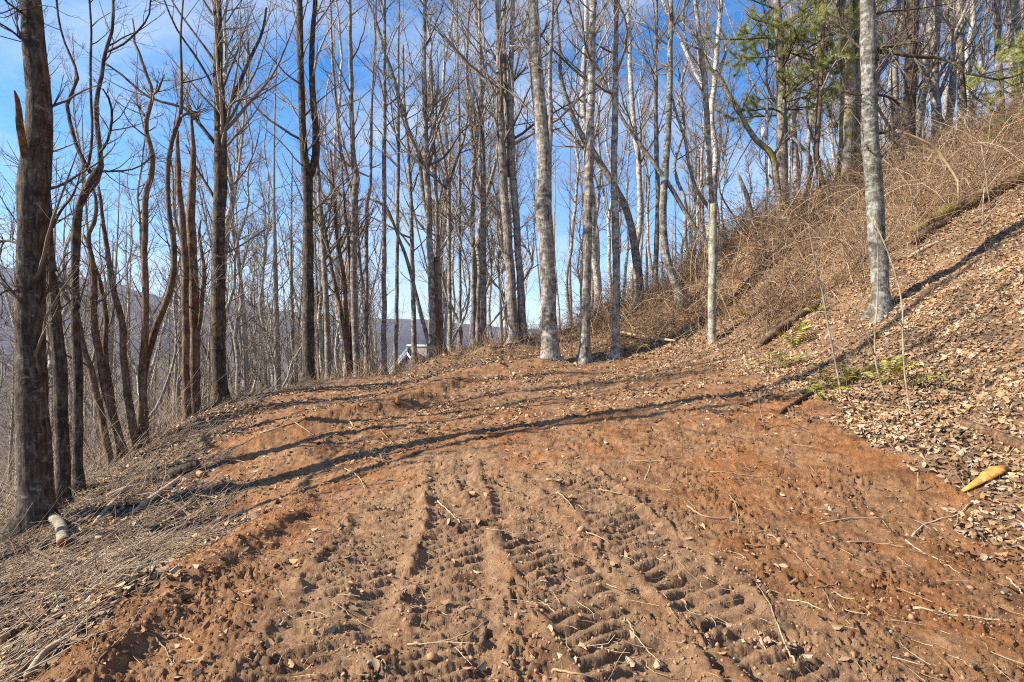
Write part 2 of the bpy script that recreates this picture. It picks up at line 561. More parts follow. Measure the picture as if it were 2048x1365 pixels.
def detail(x, y, fine=True):
    mud, right, left, back, fl = masks(x, y)
    near = sstep(30, 18, np.hypot(x, y))
    h = np.zeros_like(x)
    d, s = poly_dist(x, y, BERM_FAR)
    d = d + .05 * fbm(x * 6, y * 6, 4, 70)
    h += .18 * np.where(s > 0, np.exp(-(np.abs(d) / 1.0) ** 2), np.exp(-(np.abs(d) / .24) ** 2)) * (1 + .22 * fbm(x * .8, y * .8, 2, 71)) * sstep(1.9, .2, x) * sstep(-5.0, -3.6, x)
    d2, s2 = poly_dist(x, y, BERM_NEAR)
    d2 = d2 + .06 * fbm(x * 4, y * 4, 4, 72)
    h += .11 * np.where(s2 > 0, np.exp(-(np.abs(d2) / .5) ** 2), np.exp(-(np.abs(d2) / .16) ** 2)) * (1 + .3 * fbm(x * 1.2, y * 1.2, 2, 73))
    d3, s3 = poly_dist(x, y, RIDGE_MOUND)
    h += .22 * np.exp(-(d3 / .5) ** 2) * (1 + .7 * fbm(x * 1.5, y * 1.5, 2, 74))
    lit = np.maximum(np.maximum(right, left), back)
    h += lit * (.10 * fbm(x * .7, y * .7, 3, 80) + .045 * fbm(x * 3.3, y * 3.3, 3, 81)) * near
    h += (1 - near) * .6 * fbm(x * .12, y * .12, 3, 82)
    m = mud * near
    h += m * (.035 * fbm(x * .9, y * .9, 3, 83) + .030 * fbm(x * 3.5, y * 3.5, 3, 84))
    if fine:
        th, gm = track_h(x, y)
        gin = sstep(.75, 1, gm)
        h += th * m
        rid = 1 - np.abs(fbm(x * 7, y * 9, 3, 85))
        h += m * (1 - .6 * gin) * .026 * (rid - .6) * (.35 + .65 * sstep(-.3, .4, fbm(x * 1.3, y * 1.3, 2, 86)))
        cl = np.maximum(0, noise(x * 15, y * 15, 87)) ** 1.4
        crumb = .35 + .65 * sstep(-.25, .35, fbm(x * 1.9, y * 1.9, 3, 92))
        crk = (1 - np.abs(noise(x * 11 + .7 * noise(x * 5, y * 5, 97), y * 13, 96))) ** 7
        trk = 1 - .5 * gin
        h += m * crumb * trk * (.030 * cl + .028 * np.maximum(0, noise(x * 29, y * 29, 93)) + .019 * noise(x * 46, y * 46, 88) + .011 * noise(x * 85, y * 85, 89) - .022 * crk)
        h += lit * near * (.014 * noise(x * 17, y * 17, 90) + .008 * noise(x * 38, y * 38, 91))
    return h


def H(x, y, fine=False):
    x = np.atleast_1d(np.asarray(x, float))
    y = np.atleast_1d(np.asarray(y, float))
    return base_h(x, y) + detail(x, y, fine)


def h1(x, y):
    return float(H(x, y)[0])


# sheet: rows by distance, columns by bearing, so that near soil has fine relief
rows = [-40, -25, -15, -9, -5, -2.5, -1, 0, .6, 1.0, 1.3, 1.5, 1.65]
d = 1.75
while d < 24:
    rows.append(d)
    d += (.0041 if d < 8.5 else .0065) * d ** 1.25
while d < 5000:
    rows.append(d)
    d *= 1.06
rows.append(9000)
rows = np.array(rows)
uc = np.linspace(-1.0, 1.0, 720)
outer = 1.0 + np.cumsum(.006 * 1.16 ** np.arange(48))
cols = np.concatenate([-outer[::-1], uc, outer])
Yg, Ug = np.meshgrid(rows, cols, indexing='ij')
Xg = Ug * np.maximum(Yg + .35, 2.1)
Xg = np.sign(Xg) * np.minimum(np.abs(Xg), 28000)
gx, gy = Xg.ravel(), Yg.ravel()
gz = H(gx, gy, True)
nr, nc = Xg.shape
idx = np.arange(nr * nc).reshape(nr, nc)
quads = np.stack([idx[:-1, :-1], idx[:-1, 1:], idx[1:, 1:], idx[1:, :-1]], -1).reshape(-1, 4)
mud, right, left, back, fl = masks(gx, gy)
th, gm = track_h(gx, gy)
db, sb = poly_dist(gx, gy, BERM_FAR[:-1])
orange = np.where(sb > 0, np.exp(-(db / 1.5) ** 2), np.exp(-(db / .35) ** 2)) * sstep(13.6, 12.6, gy)
orange = np.maximum(orange, .6 * np.exp(-((gx - 3.55) / .75) ** 2 - ((gy - 7.4) / 1.3) ** 2))
orange = np.maximum(orange, .6 * np.exp(-((gx + 2.35) / .35) ** 2) * sstep(7, 5, gy))
orange *= .6 + .6 * fbm(gx * 2.2, gy * 2.2, 3, 95)


def ground_mat():
    m, N, L, b = new_mat('clay soil and forest floor')
    b.inputs['Roughness'].default_value = 0.92
    b.inputs['Specular IOR Level'].default_value = 0.2
    geo = N.new('ShaderNodeTexCoord')
    v = geo.outputs['Object']

    def at(n):
        a = N.new('ShaderNodeAttribute')
        a.attribute_name = n
        return a.outputs['Fac']
    n1 = noise_node(N, L, v, 1.3, 6, .62)
    n2 = noise_node(N, L, v, 9, 8, .7)
    n3 = noise_node(N, L, v, 60, 7, .8)
    rA = ramp(N, [(.30, (.19, .095, .045)), (.5, (.35, .188, .09)), (.7, (.47, .28, .15))])
    L.new(n2.outputs[0], rA.inputs[0])
    rO = ramp(N, [(.3, (.24, .098, .036)), (.7, (.46, .21, .078))])
    L.new(n2.outputs[0], rO.inputs[0])
    rG = ramp(N, [(.3, (.26, .155, .085)), (.7, (.49, .315, .18))])
    L.new(n2.outputs[0], rG.inputs[0])
    rL = ramp(N, [(.3, (.13, .075, .04)), (.5, (.27, .165, .092)), (.72, (.42, .285, .18))])
    L.new(n2.outputs[0], rL.inputs[0])
    rS = ramp(N, [(.3, (.055, .036, .024)), (.55, (.13, .09, .06)), (.75, (.26, .19, .13))])
    L.new(n2.outputs[0], rS.inputs[0])
    # blotches: redder clay showing through
    bl = ramp(N, [(.46, (0, 0, 0)), (.62, (1, 1, 1))])
    L.new(n1.outputs[0], bl.inputs[0])
    c = mixc(N, L, bl.outputs[0], rA.outputs[0], rO.outputs[0])
    c = mixc(N, L, at('grey'), c, rG.outputs[0])
    c = mixc(N, L, at('orange'), c, rO.outputs[0])
    c = mixc(N, L, at('litter'), c, rL.outputs[0])
    c = mixc(N, L, at('straw'), c, rS.outputs[0])
    # damp flecks, with the shade between clods painted into the colour
    damp_shade = ramp(N, [(.35, (.50, .45, .42)), (.47, (1, 1, 1))])
    L.new(n3.outputs[0], damp_shade.inputs[0])
    c = mixc(N, L, .8, c, damp_shade.outputs[0], 'MULTIPLY')
    # damper, darker soil in irregular patches
    n4 = noise_node(N, L, v, 3.2, 6, .68, .6)
    d4 = ramp(N, [(.36, (.52, .47, .45)), (.50, (1, 1, 1))])
    L.new(n4.outputs[0], d4.inputs[0])
    c = mixc(N, L, .85, c, d4.outputs[0], 'MULTIPLY')
    L.new(c, b.inputs['Base Color'])
    su = N.new('ShaderNodeMath')
    su.operation = 'MULTIPLY_ADD'
    su.inputs[1].default_value = .5
    L.new(n3.outputs[0], su.inputs[0])
    L.new(n2.outputs[0], su.inputs[2])
    bm = N.new('ShaderNodeBump')
    bm.inputs['Strength'].default_value = .9
    bm.inputs['Distance'].default_value = .06
    L.new(su.outputs[0], bm.inputs['Height'])
    L.new(bm.outputs[0], b.inputs['Normal'])
    return m


gme = mesh_from('ground', np.stack([gx, gy, gz], 1), [quads], [ground_mat()], attrs={
    'grey': gm * (1 - fl) * .8, 'orange': np.clip(orange, 0, 1), 'litter': np.clip(right + back + fl * .45, 0, 1), 'straw': left})
ground = link('ground', gme)
tag(ground, 'red clay lane rutted by tracks between a leafy bank and a brushy slope', 'ground', kind='structure')

# ------------------------------------------------------------------ far hills
hx = np.linspace(-11500, 8500, 360)
prof_px = np.array([-2600, -900, -400, 0, 120, 230, 330, 410, 484, 560, 700, 850, 1000, 1300, 1800, 2600])
prof_py = np.array([500, 495, 500, 532, 548, 568, 597, 612, 598, 622, 634, 640, 655, 668, 676, 679])
HD = 4600.0
hv, hf = [], []
ridge = np.interp(hx / HD * FPX + 1024, prof_px, prof_py)
top = CAMZ - (ridge - 682.5) / FPX * HD + 20 * fbm(hx / 220, hx * 0, 4, 200)
ts = np.linspace(0, 1, 46)
for k, t in enumerate(ts):
    yy = 1700 + t * (HD - 1700)
    spur = fbm(hx / 600, hx * 0 + t * 1.6, 4, 210) * 100 * np.sin(np.pi * min(t, 1)) * 1.1
    z = -90 + (top + 90) * t ** 1.25 + spur
    hv.append(np.stack([hx, yy + hx * 0, z], 1))
hv.append(np.stack([hx, HD + 900 + hx * 0, top * 0 - 90], 1))
nk = len(hv)
ii = np.arange(nk * len(hx)).reshape(nk, len(hx))
hq = np.stack([ii[:-1, :-1], ii[:-1, 1:], ii[1:, 1:], ii[1:, :-1]], -1).reshape(-1, 4)
mh, Nn, Ll, bb = new_mat('leafless wooded hillside')
bb.inputs['Roughness'].default_value = 1
tcx = Nn.new('ShaderNodeTexCoord')
hn = noise_node(Nn, Ll, tcx.outputs['Object'], .016, 8, .75)
hr = ramp(Nn, [(.3, (.06, .045, .045)), (.55, (.115, .09, .085)), (.75, (.17, .135, .125))])
Ll.new(hn.outputs[0], hr.inputs[0])
Ll.new(hr.outputs[0], bb.inputs['Base Color'])
hb = Nn.new('ShaderNodeBump')
hb.inputs['Distance'].default_value = 25
Ll.new(hn.outputs[0], hb.inputs['Height'])
Ll.new(hb.outputs[0], bb.inputs['Normal'])
hills = link('hills', mesh_from('hills', np.concatenate(hv), [hq], [mh]))
tag(hills, 'long bluish wooded mountain ridge far beyond the valley', 'hills', kind='structure')

# ------------------------------------------------------------------ trees: growth
def grow(p0, d0, Ln, n, trop, wob, g):
    m = len(p0)
    nz = np.cumsum(g.normal(size=(m, n, 3)) * wob, axis=1)
    tt = np.linspace(0, 1, n)[None, :, None]
    dirs = nrm(d0[:, None, :] + nz + UP * (np.asarray(trop).reshape(-1, 1, 1) * tt))
    steps = dirs * (Ln / n)[:, None, None]
    return np.concatenate([p0[:, None, :], p0[:, None, :] + np.cumsum(steps, axis=1)], 1)


def sprout(par, prad, k, t0, t1, ang0, ang1, g, pidx=None):
    """k side shoots per parent polyline: start points, directions, radius of the parent there, parent index"""
    m, n, _ = par.shape
    pi = np.repeat(np.arange(m), k) if pidx is None else pidx
    t = g.uniform(t0, t1, len(pi)) * (n - 1)
    i = np.minimum(t.astype(int), n - 2)
    f = (t - i)[:, None]
    p = par[pi, i] * (1 - f) + par[pi, i + 1] * f
    dr = nrm(par[pi, i + 1] - par[pi, i])
    rd = prad[pi, i] * (1 - f[:, 0]) + prad[pi, i + 1] * f[:, 0]
    rnd = g.normal(size=dr.shape)
    perp = nrm(rnd - (rnd * dr).sum(-1, keepdims=True) * dr)
    a = np.radians(g.uniform(ang0, ang1, len(pi)))[:, None]
    return p, nrm(dr * np.cos(a) + perp * np.sin(a)), rd, pi, t / (n - 1)


def taper(r0, n, end=.15):
    return r0[:, None] * np.linspace(1, end, n + 1)[None, :]


def crown_on(tb, axis, arad, nb, t0, t1, Lb, g, ang=(30, 60), trop=.8, k2=5, k3=4, l2=.42, l3=.5, rmin=.004, fine=1.0, droop=False):
    """branches, side branches and twigs along an axis polyline"""
    ax = axis[None]
    ar = arad[None]
    p, dr, rd, pi, t = sprout(ax, ar, nb, t0, t1, ang[0], ang[1], g)
    # shorter near the tip
    Ls = Lb * g.uniform(.45, 1.1, nb) * np.clip(1.25 - .75 * (t - t0) / max(t1 - t0, 1e-6), .3, 1.2)
    n = 8
    b1 = grow(p, dr, Ls, n, g.uniform(.4, 1.0, nb) * trop, .10, g)
    r1 = np.minimum(rd * .55, .008 + .011 * Ls)
    r1 = np.maximum(r1, rmin * 1.6)
    R1 = taper(r1, n, .22)
    tb.add(b1, R1, 4, val=g.uniform(.0, .9, nb))
    if k2:
        p, dr, rd, pi, t = sprout(b1, R1, k2, .15, .97, 22, 55, g)
        L2 = Ls[pi] * l2 * g.uniform(.5, 1.2, len(pi)) * (1.15 - .6 * t)
        b2 = grow(p, dr, L2, 5, g.uniform(.2, .8, len(pi)) * trop * .8, .12, g)
        r2 = np.maximum(rd * .55, rmin)
        R2 = taper(r2, 5, .3)
        tb.add(b2, R2, 3, val=g.uniform(.1, 1, len(pi)))
        if k3:
            p, dr, rd, pi3, t = sprout(b2, R2, k3, .15, .98, 20, 55, g)
            L3 = L2[pi3] * l3 * g.uniform(.5, 1.3, len(pi3)) + .06
            b3 = grow(p, dr, L3, 3, g.uniform(.1, .6, len(pi3)) * trop * .6, .14, g)
            tb.add(b3, taper(np.maximum(rd * .6, rmin * .72), 3, .4), 3, val=g.uniform(.2, 1, len(pi3)))
    return b1, R1


def smooth_path(pts, n):
    """centripetal-ish Catmull-Rom through pts (k, c)"""
    pts = np.asarray(pts, float)
    k = len(pts)
    seg = np.linalg.norm(np.diff(pts[:, :3], axis=0), axis=1)
    s = np.concatenate([[0], np.cumsum(seg)])
    q = np.linspace(0, s[-1], n)
    tan = np.zeros_like(pts)
    for i in range(k):
        a, b_ = max(i - 1, 0), min(i + 1, k - 1)
        tan[i] = (pts[b_] - pts[a]) / max(s[b_] - s[a], 1e-6)
    i = np.clip(np.searchsorted(s, q, 'right') - 1, 0, k - 2)
    h = (s[i + 1] - s[i])
    t = ((q - s[i]) / np.maximum(h, 1e-9))[:, None]
    h = h[:, None]
    return ((2 * t ** 3 - 3 * t ** 2 + 1) * pts[i] + (t ** 3 - 2 * t ** 2 + t) * h * tan[i] + (-2 * t ** 3 + 3 * t ** 2) * pts[i + 1] + (t ** 3 - t ** 2) * h * tan[i + 1])


def stem_path(pp, d, g, dd=0.0, ext=None, flare=False, sink=0.3):
    """pp: (px, py, width px) list from foot to top -> centre line and radii in metres"""
    k = len(pp)
    q = []
    for i, (px, py, w) in enumerate(pp):
        di = d + dd * i / max(k - 1, 1)
        a = P(px, py, di)
        q.append((*a, w / 2 / FPX * di))
    q = np.array(q)
    ln = np.linalg.norm(np.diff(q[:, :3], axis=0), axis=1).sum()
    c = smooth_path(q, int(np.clip(ln / .22, 8, 46)))
    pts, rad = c[:, :3], c[:, 3]
    nz = np.stack([fbm(np.arange(len(pts)) * .35 + g.uniform(0, 99), np.full(len(pts), g.uniform(0, 99)), 3, 300 + j) for j in range(2)], 1)
    pts = pts.copy()
    pts[:, :2] += nz * np.minimum(rad, .06)[:, None] * .35
    if sink:
        foot = pts[0] - np.array([0, 0, sink]) - (pts[3] - pts[0]) * .02
        pts = np.concatenate([foot[None], pts])
        rad = np.concatenate([[rad[0] * 1.12], rad])
    if ext:
        t = nrm(pts[-1] - pts[-5])
        e, r0, n = [], rad[-1], 14
        p = pts[-1].copy()
        for i in range(n):
            t = nrm(t * .86 + UP * .14 + g.normal(size=3) * .045)
            p = p + t * ext / n
            e.append(p.copy())
        pts = np.concatenate([pts, e])
        rad = np.concatenate([rad, r0 * np.linspace(.97, .10, n)])
    if flare:
        hh = pts[:, 2] - pts[0, 2] - sink
        rad = rad * (1 + .42 * np.exp(-np.maximum(hh, 0) / .16))
    return pts, rad


def lump(rad, sides, g, amp=.07):
    n = len(rad)
    a = np.arange(sides) / sides * 2 * np.pi
    x = np.cos(a)[None] * 1.3 + np.zeros((n, 1))
    z = (np.arange(n) * .45)[:, None] + np.sin(a)[None] * 1.3
    return rad[:, None] * (1 + amp * noise(x + g.uniform(0, 50), z + g.uniform(0, 50), 310) + amp * .5 * noise(x * 2.3 + 7, z * 2.3, 311))


TW = 0


def tree(label, stems, d, mat='bark_grey', cat='bare tree', name='bare_tree', nb=14, t0=.35, Lb=2.2, twig='twig', ext=9.0, group='trees standing along the lane',
         limbs=(), k2=5, k3=3, ang=(28, 62), trop=.8, snag=False, dd=0.0, seed=0, flare=True, sides=None, limb_mat=None, extra_limb_name='limb'):
    """a tree traced stem by stem; each stem and main limb is a part, the fine branches are the crown"""
    g = np.random.default_rng(1000 + seed)
    paths = []
    for i, s in enumerate(stems):
        e = ext if (s[-1][1] <= 12) else None
        p, r = stem_path(s, d + (i * .12 if i else 0), g, dd, e, flare, .35)
        paths.append((p, r))
    foot = paths[0][0][1].copy()
    root = thing(name, label, cat, foot, group)
    tb = Tubes()
    for i, (p, r) in enumerate(paths):
        p = p - foot
        t = Tubes()
        sd = sides or int(np.clip(r.max() * FPX / d * 1.1, 8, 22))
        rr = lump(r, sd, g, .10 if snag else .06)
        if flare and i == 0:
            hh = np.maximum(p[:, 2] - p[1, 2], 0)[:, None]
            an = np.arange(sd)[None] / sd * 2 * np.pi
            rr = rr * (1 + .42 * np.exp(-hh / .14) * np.clip(.45 + .8 * np.sin(an * int(g.integers(3, 5)) + g.uniform(0, 6)), 0, 1.2))
        t.add(p[None], rr[None], sd, cap=True)
        link('trunk' if i == 0 else 'stem', t.mesh('trunk', M[mat]), root)
        if nb and not snag:
            crown_on(tb, p, r, nb if i == 0 else max(4, nb // 2), t0, .985, Lb, g, ang, trop, k2, k3)
    for lb in limbs:
        lname, lmat, bare = extra_limb_name, limb_mat or mat, False
        if isinstance(lb, tuple):
            lb, lname, lmat = lb
            bare = True
        le = 4.0 if lb[-1][1] <= 12 else None
        p, r = stem_path(lb, d, g, g.uniform(-.8, .8), le, False, 0)
        p = p - foot
        t = Tubes()
        t.add(p[None], r[None], 7, cap=True)
        link(lname, t.mesh(lname, M[lmat]), root)
        if nb and not bare:
            crown_on(tb, p, r, 9, .12, .97, Lb * .55, g, (25, 60), trop * .8, 4, 3)
    if tb.n:
        link('crown', tb.mesh('crown', M[twig], 'v'), root)
    return root
#--HERO--
TL = 'trunks at the left edge of the lane'
TC = 'slender trunks behind the lane'
TR = 'trunks on the wooded bank'
# --- left of the lane
tree('thick dark leaning tree with a bulge and bare patch, nearest on the left edge',
     [[(77, 1058, 58), (70, 910, 56), (62, 746, 50), (61, 560, 48), (63, 430, 47), (65, 372, 54), (73, 318, 50), (78, 250, 44), (77, 180, 41), (69, 80, 38), (60, 5, 35)]],
     7.0, 'bark_dark', nb=11, t0=.2, Lb=1.8, ext=11, group=TL, seed=1, k2=3, k3=2, twig='twig_dark',
     limbs=[[(62, 38, 7), (38, 22, 5), (14, 5, 4)], [(44, 490, 6), (14, 482, 5), (-20, 490, 4)], [(42, 610, 5), (20, 580, 4), (-15, 600, 3)], [(60, 95, 5), (20, 60, 4), (-14, 40, 3)],
            ([(56, 345, 16), (48, 300, 15), (41, 250, 13), (35, 205, 10), (29, 182, 3)], 'broken_limb', 'bark_brown')])
tree('slim dark trunk leaning left just behind the bulged dark tree',
     [[(127, 1022, 25), (124, 910, 24), (120, 746, 23), (105, 580, 21), (98, 500, 20), (95, 451, 17), (89, 370, 13), (84, 300, 9), (80, 240, 6)]],
     8.0, 'bark_dark', nb=9, t0=.45, Lb=1.6, group=TL, seed=3, k2=4, k3=3, twig='twig_dark',
     limbs=[[(104, 455, 6), (122, 420, 5), (146, 392, 4), (160, 350, 2)], [(110, 540, 6), (135, 580, 5), (160, 598, 3)]])
tree('dark crooked tree with twisting double stems and looping vine limbs',
     [[(157, 990, 18), (155, 870, 17), (155, 746, 17), (150, 623, 15), (149, 520, 15), (153, 462, 17), (160, 410, 13), (170, 386, 15), (188, 357, 20), (201, 330, 11), (199, 290, 9), (192, 230, 9), (194, 190, 8), (204, 150, 7), (212, 100, 7), (222, 78, 6), (226, 40, 6), (226, 3, 5)]],
     8.5, 'bark_dark', nb=8, t0=.45, Lb=1.4, ext=7, group=TL, seed=4, k2=4, k3=3, twig='twig_dark', flare=True,
     limbs=[[(180, 345, 8), (166, 320, 8), (152, 290, 7), (141, 250, 7), (134, 206, 7), (142, 188, 6), (154, 164, 6), (156, 150, 5), (144, 119, 5), (131, 90, 4), (119, 49, 4), (113, 3, 4)],
            [(177, 330, 6), (183, 290, 5), (184, 240, 5), (181, 190, 5), (181, 123, 5), (183, 62, 4), (179, 3, 4)],
            [(200, 306, 5), (215, 283, 5), (225, 234, 5), (218, 198, 4), (206, 178, 3)],
            [(186, 344, 4), (226, 343, 4), (262, 340, 3), (288, 328, 3), (306, 310, 2)],
            [(212, 104, 5), (245, 90, 4), (268, 70, 4), (296, 36, 3), (301, 3, 3)]])
tree('clump of leaning brown stems fanning out from one foot at the slope edge',
     [[(226, 955, 15), (209, 861, 13), (185, 754, 13), (164, 689, 12), (155, 640, 11), (135, 600, 9), (111, 553, 6), (98, 520, 3)],
      [(256, 932, 17), (230, 849, 15), (205, 746, 14), (190, 645, 13), (188, 560, 11), (184, 517, 9), (176, 476, 8), (190, 440, 8), (193, 402, 6), (184, 372, 5)],
      [(283, 930, 17), (267, 857, 15), (254, 787, 14), (246, 705, 13), (244, 644, 12), (230, 590, 11), (219, 533, 10), (213, 490, 9), (206, 440, 7), (197, 375, 5)],
      [(240, 920, 12), (226, 812, 11), (210, 697, 10), (213, 635, 9), (201, 572, 8), (180, 508, 6), (168, 470, 4)]],
     10.5, 'bark_brown', cat='multi-stemmed tree', nb=8, t0=.5, Lb=1.4, group=TL, seed=5, k2=4, k3=3, twig='twig_dark', flare=False)
tree('sinuous brown tree with a single snaking stem and short forked tip',
     [[(290, 900, 15), (287, 828, 14), (284, 746, 13), (291, 664, 13), (290, 603, 12), (289, 541, 12), (288, 500, 11), (290, 451, 11), (291, 390, 11), (302, 353, 11), (305, 304, 10), (294, 267, 8), (294, 235, 8), (306, 189, 7), (289, 140, 6), (278, 105, 5), (267, 78, 4), (269, 60, 3), (265, 38, 3)]],
     11.0, 'bark_brown', cat='crooked tree', nb=6, t0=.5, Lb=1.1, ext=0, group=TL, seed=6, k2=3, k3=3, twig='twig_dark',
     limbs=[[(306, 189, 5), (316, 180, 5), (322, 166, 4), (328, 150, 2)], [(290, 232, 5), (282, 222, 4), (279, 212, 2)]])
tree('brown S-curved stem bowing right from the foot of the snaking tree',
     [[(282, 880, 14), (284, 790, 13), (291, 730, 13), (305, 680, 13), (326, 622, 12), (345, 560, 11), (348, 492, 10), (337, 410, 9), (335, 350, 9), (346, 275, 8), (361, 234, 8), (363, 190, 6), (363, 135, 5), (361, 70, 4), (366, 5, 3)]],
     11.2, 'bark_brown', cat='crooked tree', nb=7, t0=.5, Lb=1.2, ext=4, group=TL, seed=7, k2=4, k3=3, twig='twig_dark',
     limbs=[[(361, 234, 5), (378, 226, 5), (392, 224, 4), (402, 220, 2)]])
tree('thin broken topped dead snag, paler half of the close pair',
     [[(374, 852, 15), (372, 705, 14), (370, 582, 13), (370, 520, 13), (366, 451, 12), (358, 369, 10), (355, 300, 8), (356, 262, 4)]],
     12.3, 'bark_brown', cat='dead snag', nb=3, t0=.6, Lb=.8, snag=True, group=TL, seed=8, ext=0)
tree('taller splintered dead snag with shaggy brown bark beside the thin one',
     [[(391, 838, 20), (389, 705, 19), (387, 560, 18), (381, 451, 17), (384, 369, 14), (386, 300, 9), (383, 240, 5), (381, 212, 2)]],
     12.6, 'bark_brown', cat='dead snag', nb=3, snag=True, group=TL, seed=9, ext=0,
     limbs=[[(398, 660, 8), (404, 600, 8), (408, 540, 7), (398, 470, 6), (402, 440, 3)], [(386, 240, 4), (396, 232, 3), (403, 224, 2)]])
tree('tall dark trunk with many ascending limbs standing at the bench edge',
     [[(444, 818, 33), (440, 760, 27), (436, 705, 28), (437, 600, 25), (437, 500, 23), (438, 451, 22), (441, 369, 24), (441, 267, 23), (437, 164, 18), (436, 80, 16), (435, 5, 14)]],
     13.0, 'bark_dark', nb=34, t0=.42, Lb=3.0, ext=9, group=TL, seed=10, k2=6, k3=4, ang=(25, 45),
     limbs=[[(447, 250, 9), (455, 225, 8), (464, 201, 8), (480, 164, 7), (505, 107, 6), (525, 62, 5), (533, 16, 4)],
            [(430, 288, 8), (410, 262, 7), (394, 242, 7), (369, 217, 6), (312, 201, 5), (283, 185, 5), (246, 152, 4), (205, 123, 3)],
            [(432, 182, 6), (410, 144, 5), (390, 111, 5), (369, 82, 4), (349, 50, 4), (330, 5, 3)],
            [(431, 125, 5), (412, 98, 5), (394, 74, 4), (361, 29, 4), (345, 4, 3)],
            [(432, 400, 6), (414, 370, 5), (395, 340, 4), (372, 290, 3)]])
tree('dark straight trunk forking into two upright stems above a tight crotch',
     [[(619, 774, 29), (617, 735, 24), (617, 640, 22), (616, 500, 20), (616, 410, 19), (614, 350, 20), (609, 315, 16), (605, 267, 14), (602, 164, 13), (599, 5, 12)],
      [(617, 356, 12), (627, 334, 13), (632, 287, 13), (627, 205, 12), (623, 123, 11), (627, 50, 9), (630, 5, 9)]],
     15.5, 'bark_dark', nb=22, t0=.35, Lb=2.6, ext=9, group=TL, seed=11, k2=5, k3=4, flare=True)
# --- slim stems between the forked tree and the mound
tree('slim grey trunk with low side branches right of the dark forked tree',
     [[(658, 770, 12), (652, 600, 11), (646, 500, 10), (640, 410, 9), (636, 340, 8), (628, 240, 6), (622, 160, 4)]], 17, 'bark_grey', nb=26, t0=.3, Lb=2.4, ext=0, group=TC, seed=12)
tree('spreading grey tree whose stems sweep out to the left from one foot',
     [[(700, 762, 11), (690, 676, 10), (678, 606, 9), (662, 532, 8), (650, 460, 6), (640, 400, 4)],
      [(698, 760, 10), (694, 650, 9), (688, 560, 8), (674, 470, 7), (668, 380, 5), (660, 300, 3)],
      [(702, 760, 9), (704, 640, 8), (700, 520, 7), (690, 420, 5), (684, 330, 3)]], 17.2, 'bark_brown', cat='multi-stemmed tree', nb=14, t0=.35, Lb=2.0, group=TC, seed=13, flare=False)
tree('grey tree with a knee bend high up and a limb arching left',
     [[(716, 762, 15), (709, 640, 13), (707, 540, 13), (708, 450, 13), (709, 390, 13), (713, 358, 13), (706, 312, 11), (703, 205, 9), (701, 103, 8), (700, 5, 6)]],
     17, 'bark_grey', nb=24, t0=.35, Lb=2.4, ext=6, group=TC, seed=14,
     limbs=[[(707, 396, 7), (694, 349, 8), (680, 290, 7), (672, 205, 6), (664, 103, 5), (661, 5, 4)]])
tree('thin pale twin stemmed tree splitting at mid height',
     [[(733, 757, 9), (733, 640, 8), (733, 520, 8), (734, 410, 8), (741, 365, 7), (742, 287, 6), (744, 200, 5), (750, 90, 4), (752, 5, 3)],
      [(733, 600, 5), (722, 540, 5), (716, 470, 5), (714, 400, 4)]], 18, 'bark_grey', nb=20, t0=.4, Lb=2.0, ext=5, group=TC, seed=15)
tree('ruler straight dark trunk alone in the gap left of the house',
     [[(768, 757, 12), (768, 640, 10), (768, 500, 9), (768, 380, 9), (769, 250, 8), (769, 120, 7), (769, 5, 6)]], 17.5, 'bark_grey', nb=30, t0=.45, Lb=1.8, ext=6, group=TC, seed=16)
tree('thin trunk directly in front of the left corner of the house roof',
     [[(790, 750, 9), (793, 640, 8), (795, 500, 7), (796, 380, 7), (797, 246, 6), (797, 120, 4), (798, 5, 3)]], 19, 'bark_grey', nb=22, t0=.4, Lb=2.0, ext=4, group=TC, seed=17)
tree('pale slim trunk crossing the right side of the house roof',
     [[(829, 724, 11), (827, 620, 10), (824, 510, 9), (822, 410, 8), (817, 308, 7), (808, 200, 5), (806, 90, 4)]], 19.5, 'bark_pale', nb=24, t0=.35, Lb=2.2, ext=0, group=TC, seed=18)
tree('thin stem curving left into a long drooping arch near the house',
     [[(862, 704, 9), (838, 614, 8), (818, 532, 7), (797, 475, 6), (775, 420, 5), (752, 402, 5), (735, 398, 4), (715, 402, 3), (690, 420, 2)]], 18.4, 'bark_grey', cat='arching tree', nb=8, t0=.3, Lb=1.0, group=TC, seed=19, ext=0)
tree('pale tree with straight main stem and long limb leaning far left',
     [[(866, 712, 16), (863, 573, 14), (859, 470, 13), (857, 400, 12), (853, 330, 12), (850, 246, 11), (848, 123, 9), (850, 5, 7)]], 18, 'bark_pale', nb=30, t0=.35, Lb=2.6, ext=7, group=TC, seed=20,
     limbs=[[(858, 450, 7), (848, 400, 8), (836, 315, 9), (815, 256, 8), (789, 164, 8), (768, 98, 7), (748, 33, 6), (735, 4, 5)]])
tree('broken reddish snag stump hugging the pale tree with the long left limb',
     [[(876, 702, 13), (873, 640, 12), (871, 570, 10), (871, 515, 7)]], 18.1, 'bark_brown', cat='dead snag', nb=0, snag=True, group=TC, seed=21, ext=0)
tree('grey stem rising close beside the reddish snag stump',
     [[(884, 700, 11), (879, 600, 10), (875, 480, 8), (871, 360, 7), (866, 240, 5), (863, 120, 4)]], 18.6, 'bark_grey', nb=18, t0=.4, Lb=2.0, ext=0, group=TC, seed=22)
tree('slim pale tree forking high into a narrow V',
     [[(900, 695, 9), (899, 560, 8), (898, 450, 8), (897, 375, 8), (886, 310, 6), (874, 240, 5), (866, 150, 3)],
      [(897, 378, 6), (904, 350, 6), (916, 315, 5), (930, 270, 4), (938, 200, 3)]], 20, 'bark_pale', nb=16, t0=.4, Lb=1.8, group=TC, seed=23, flare=False)
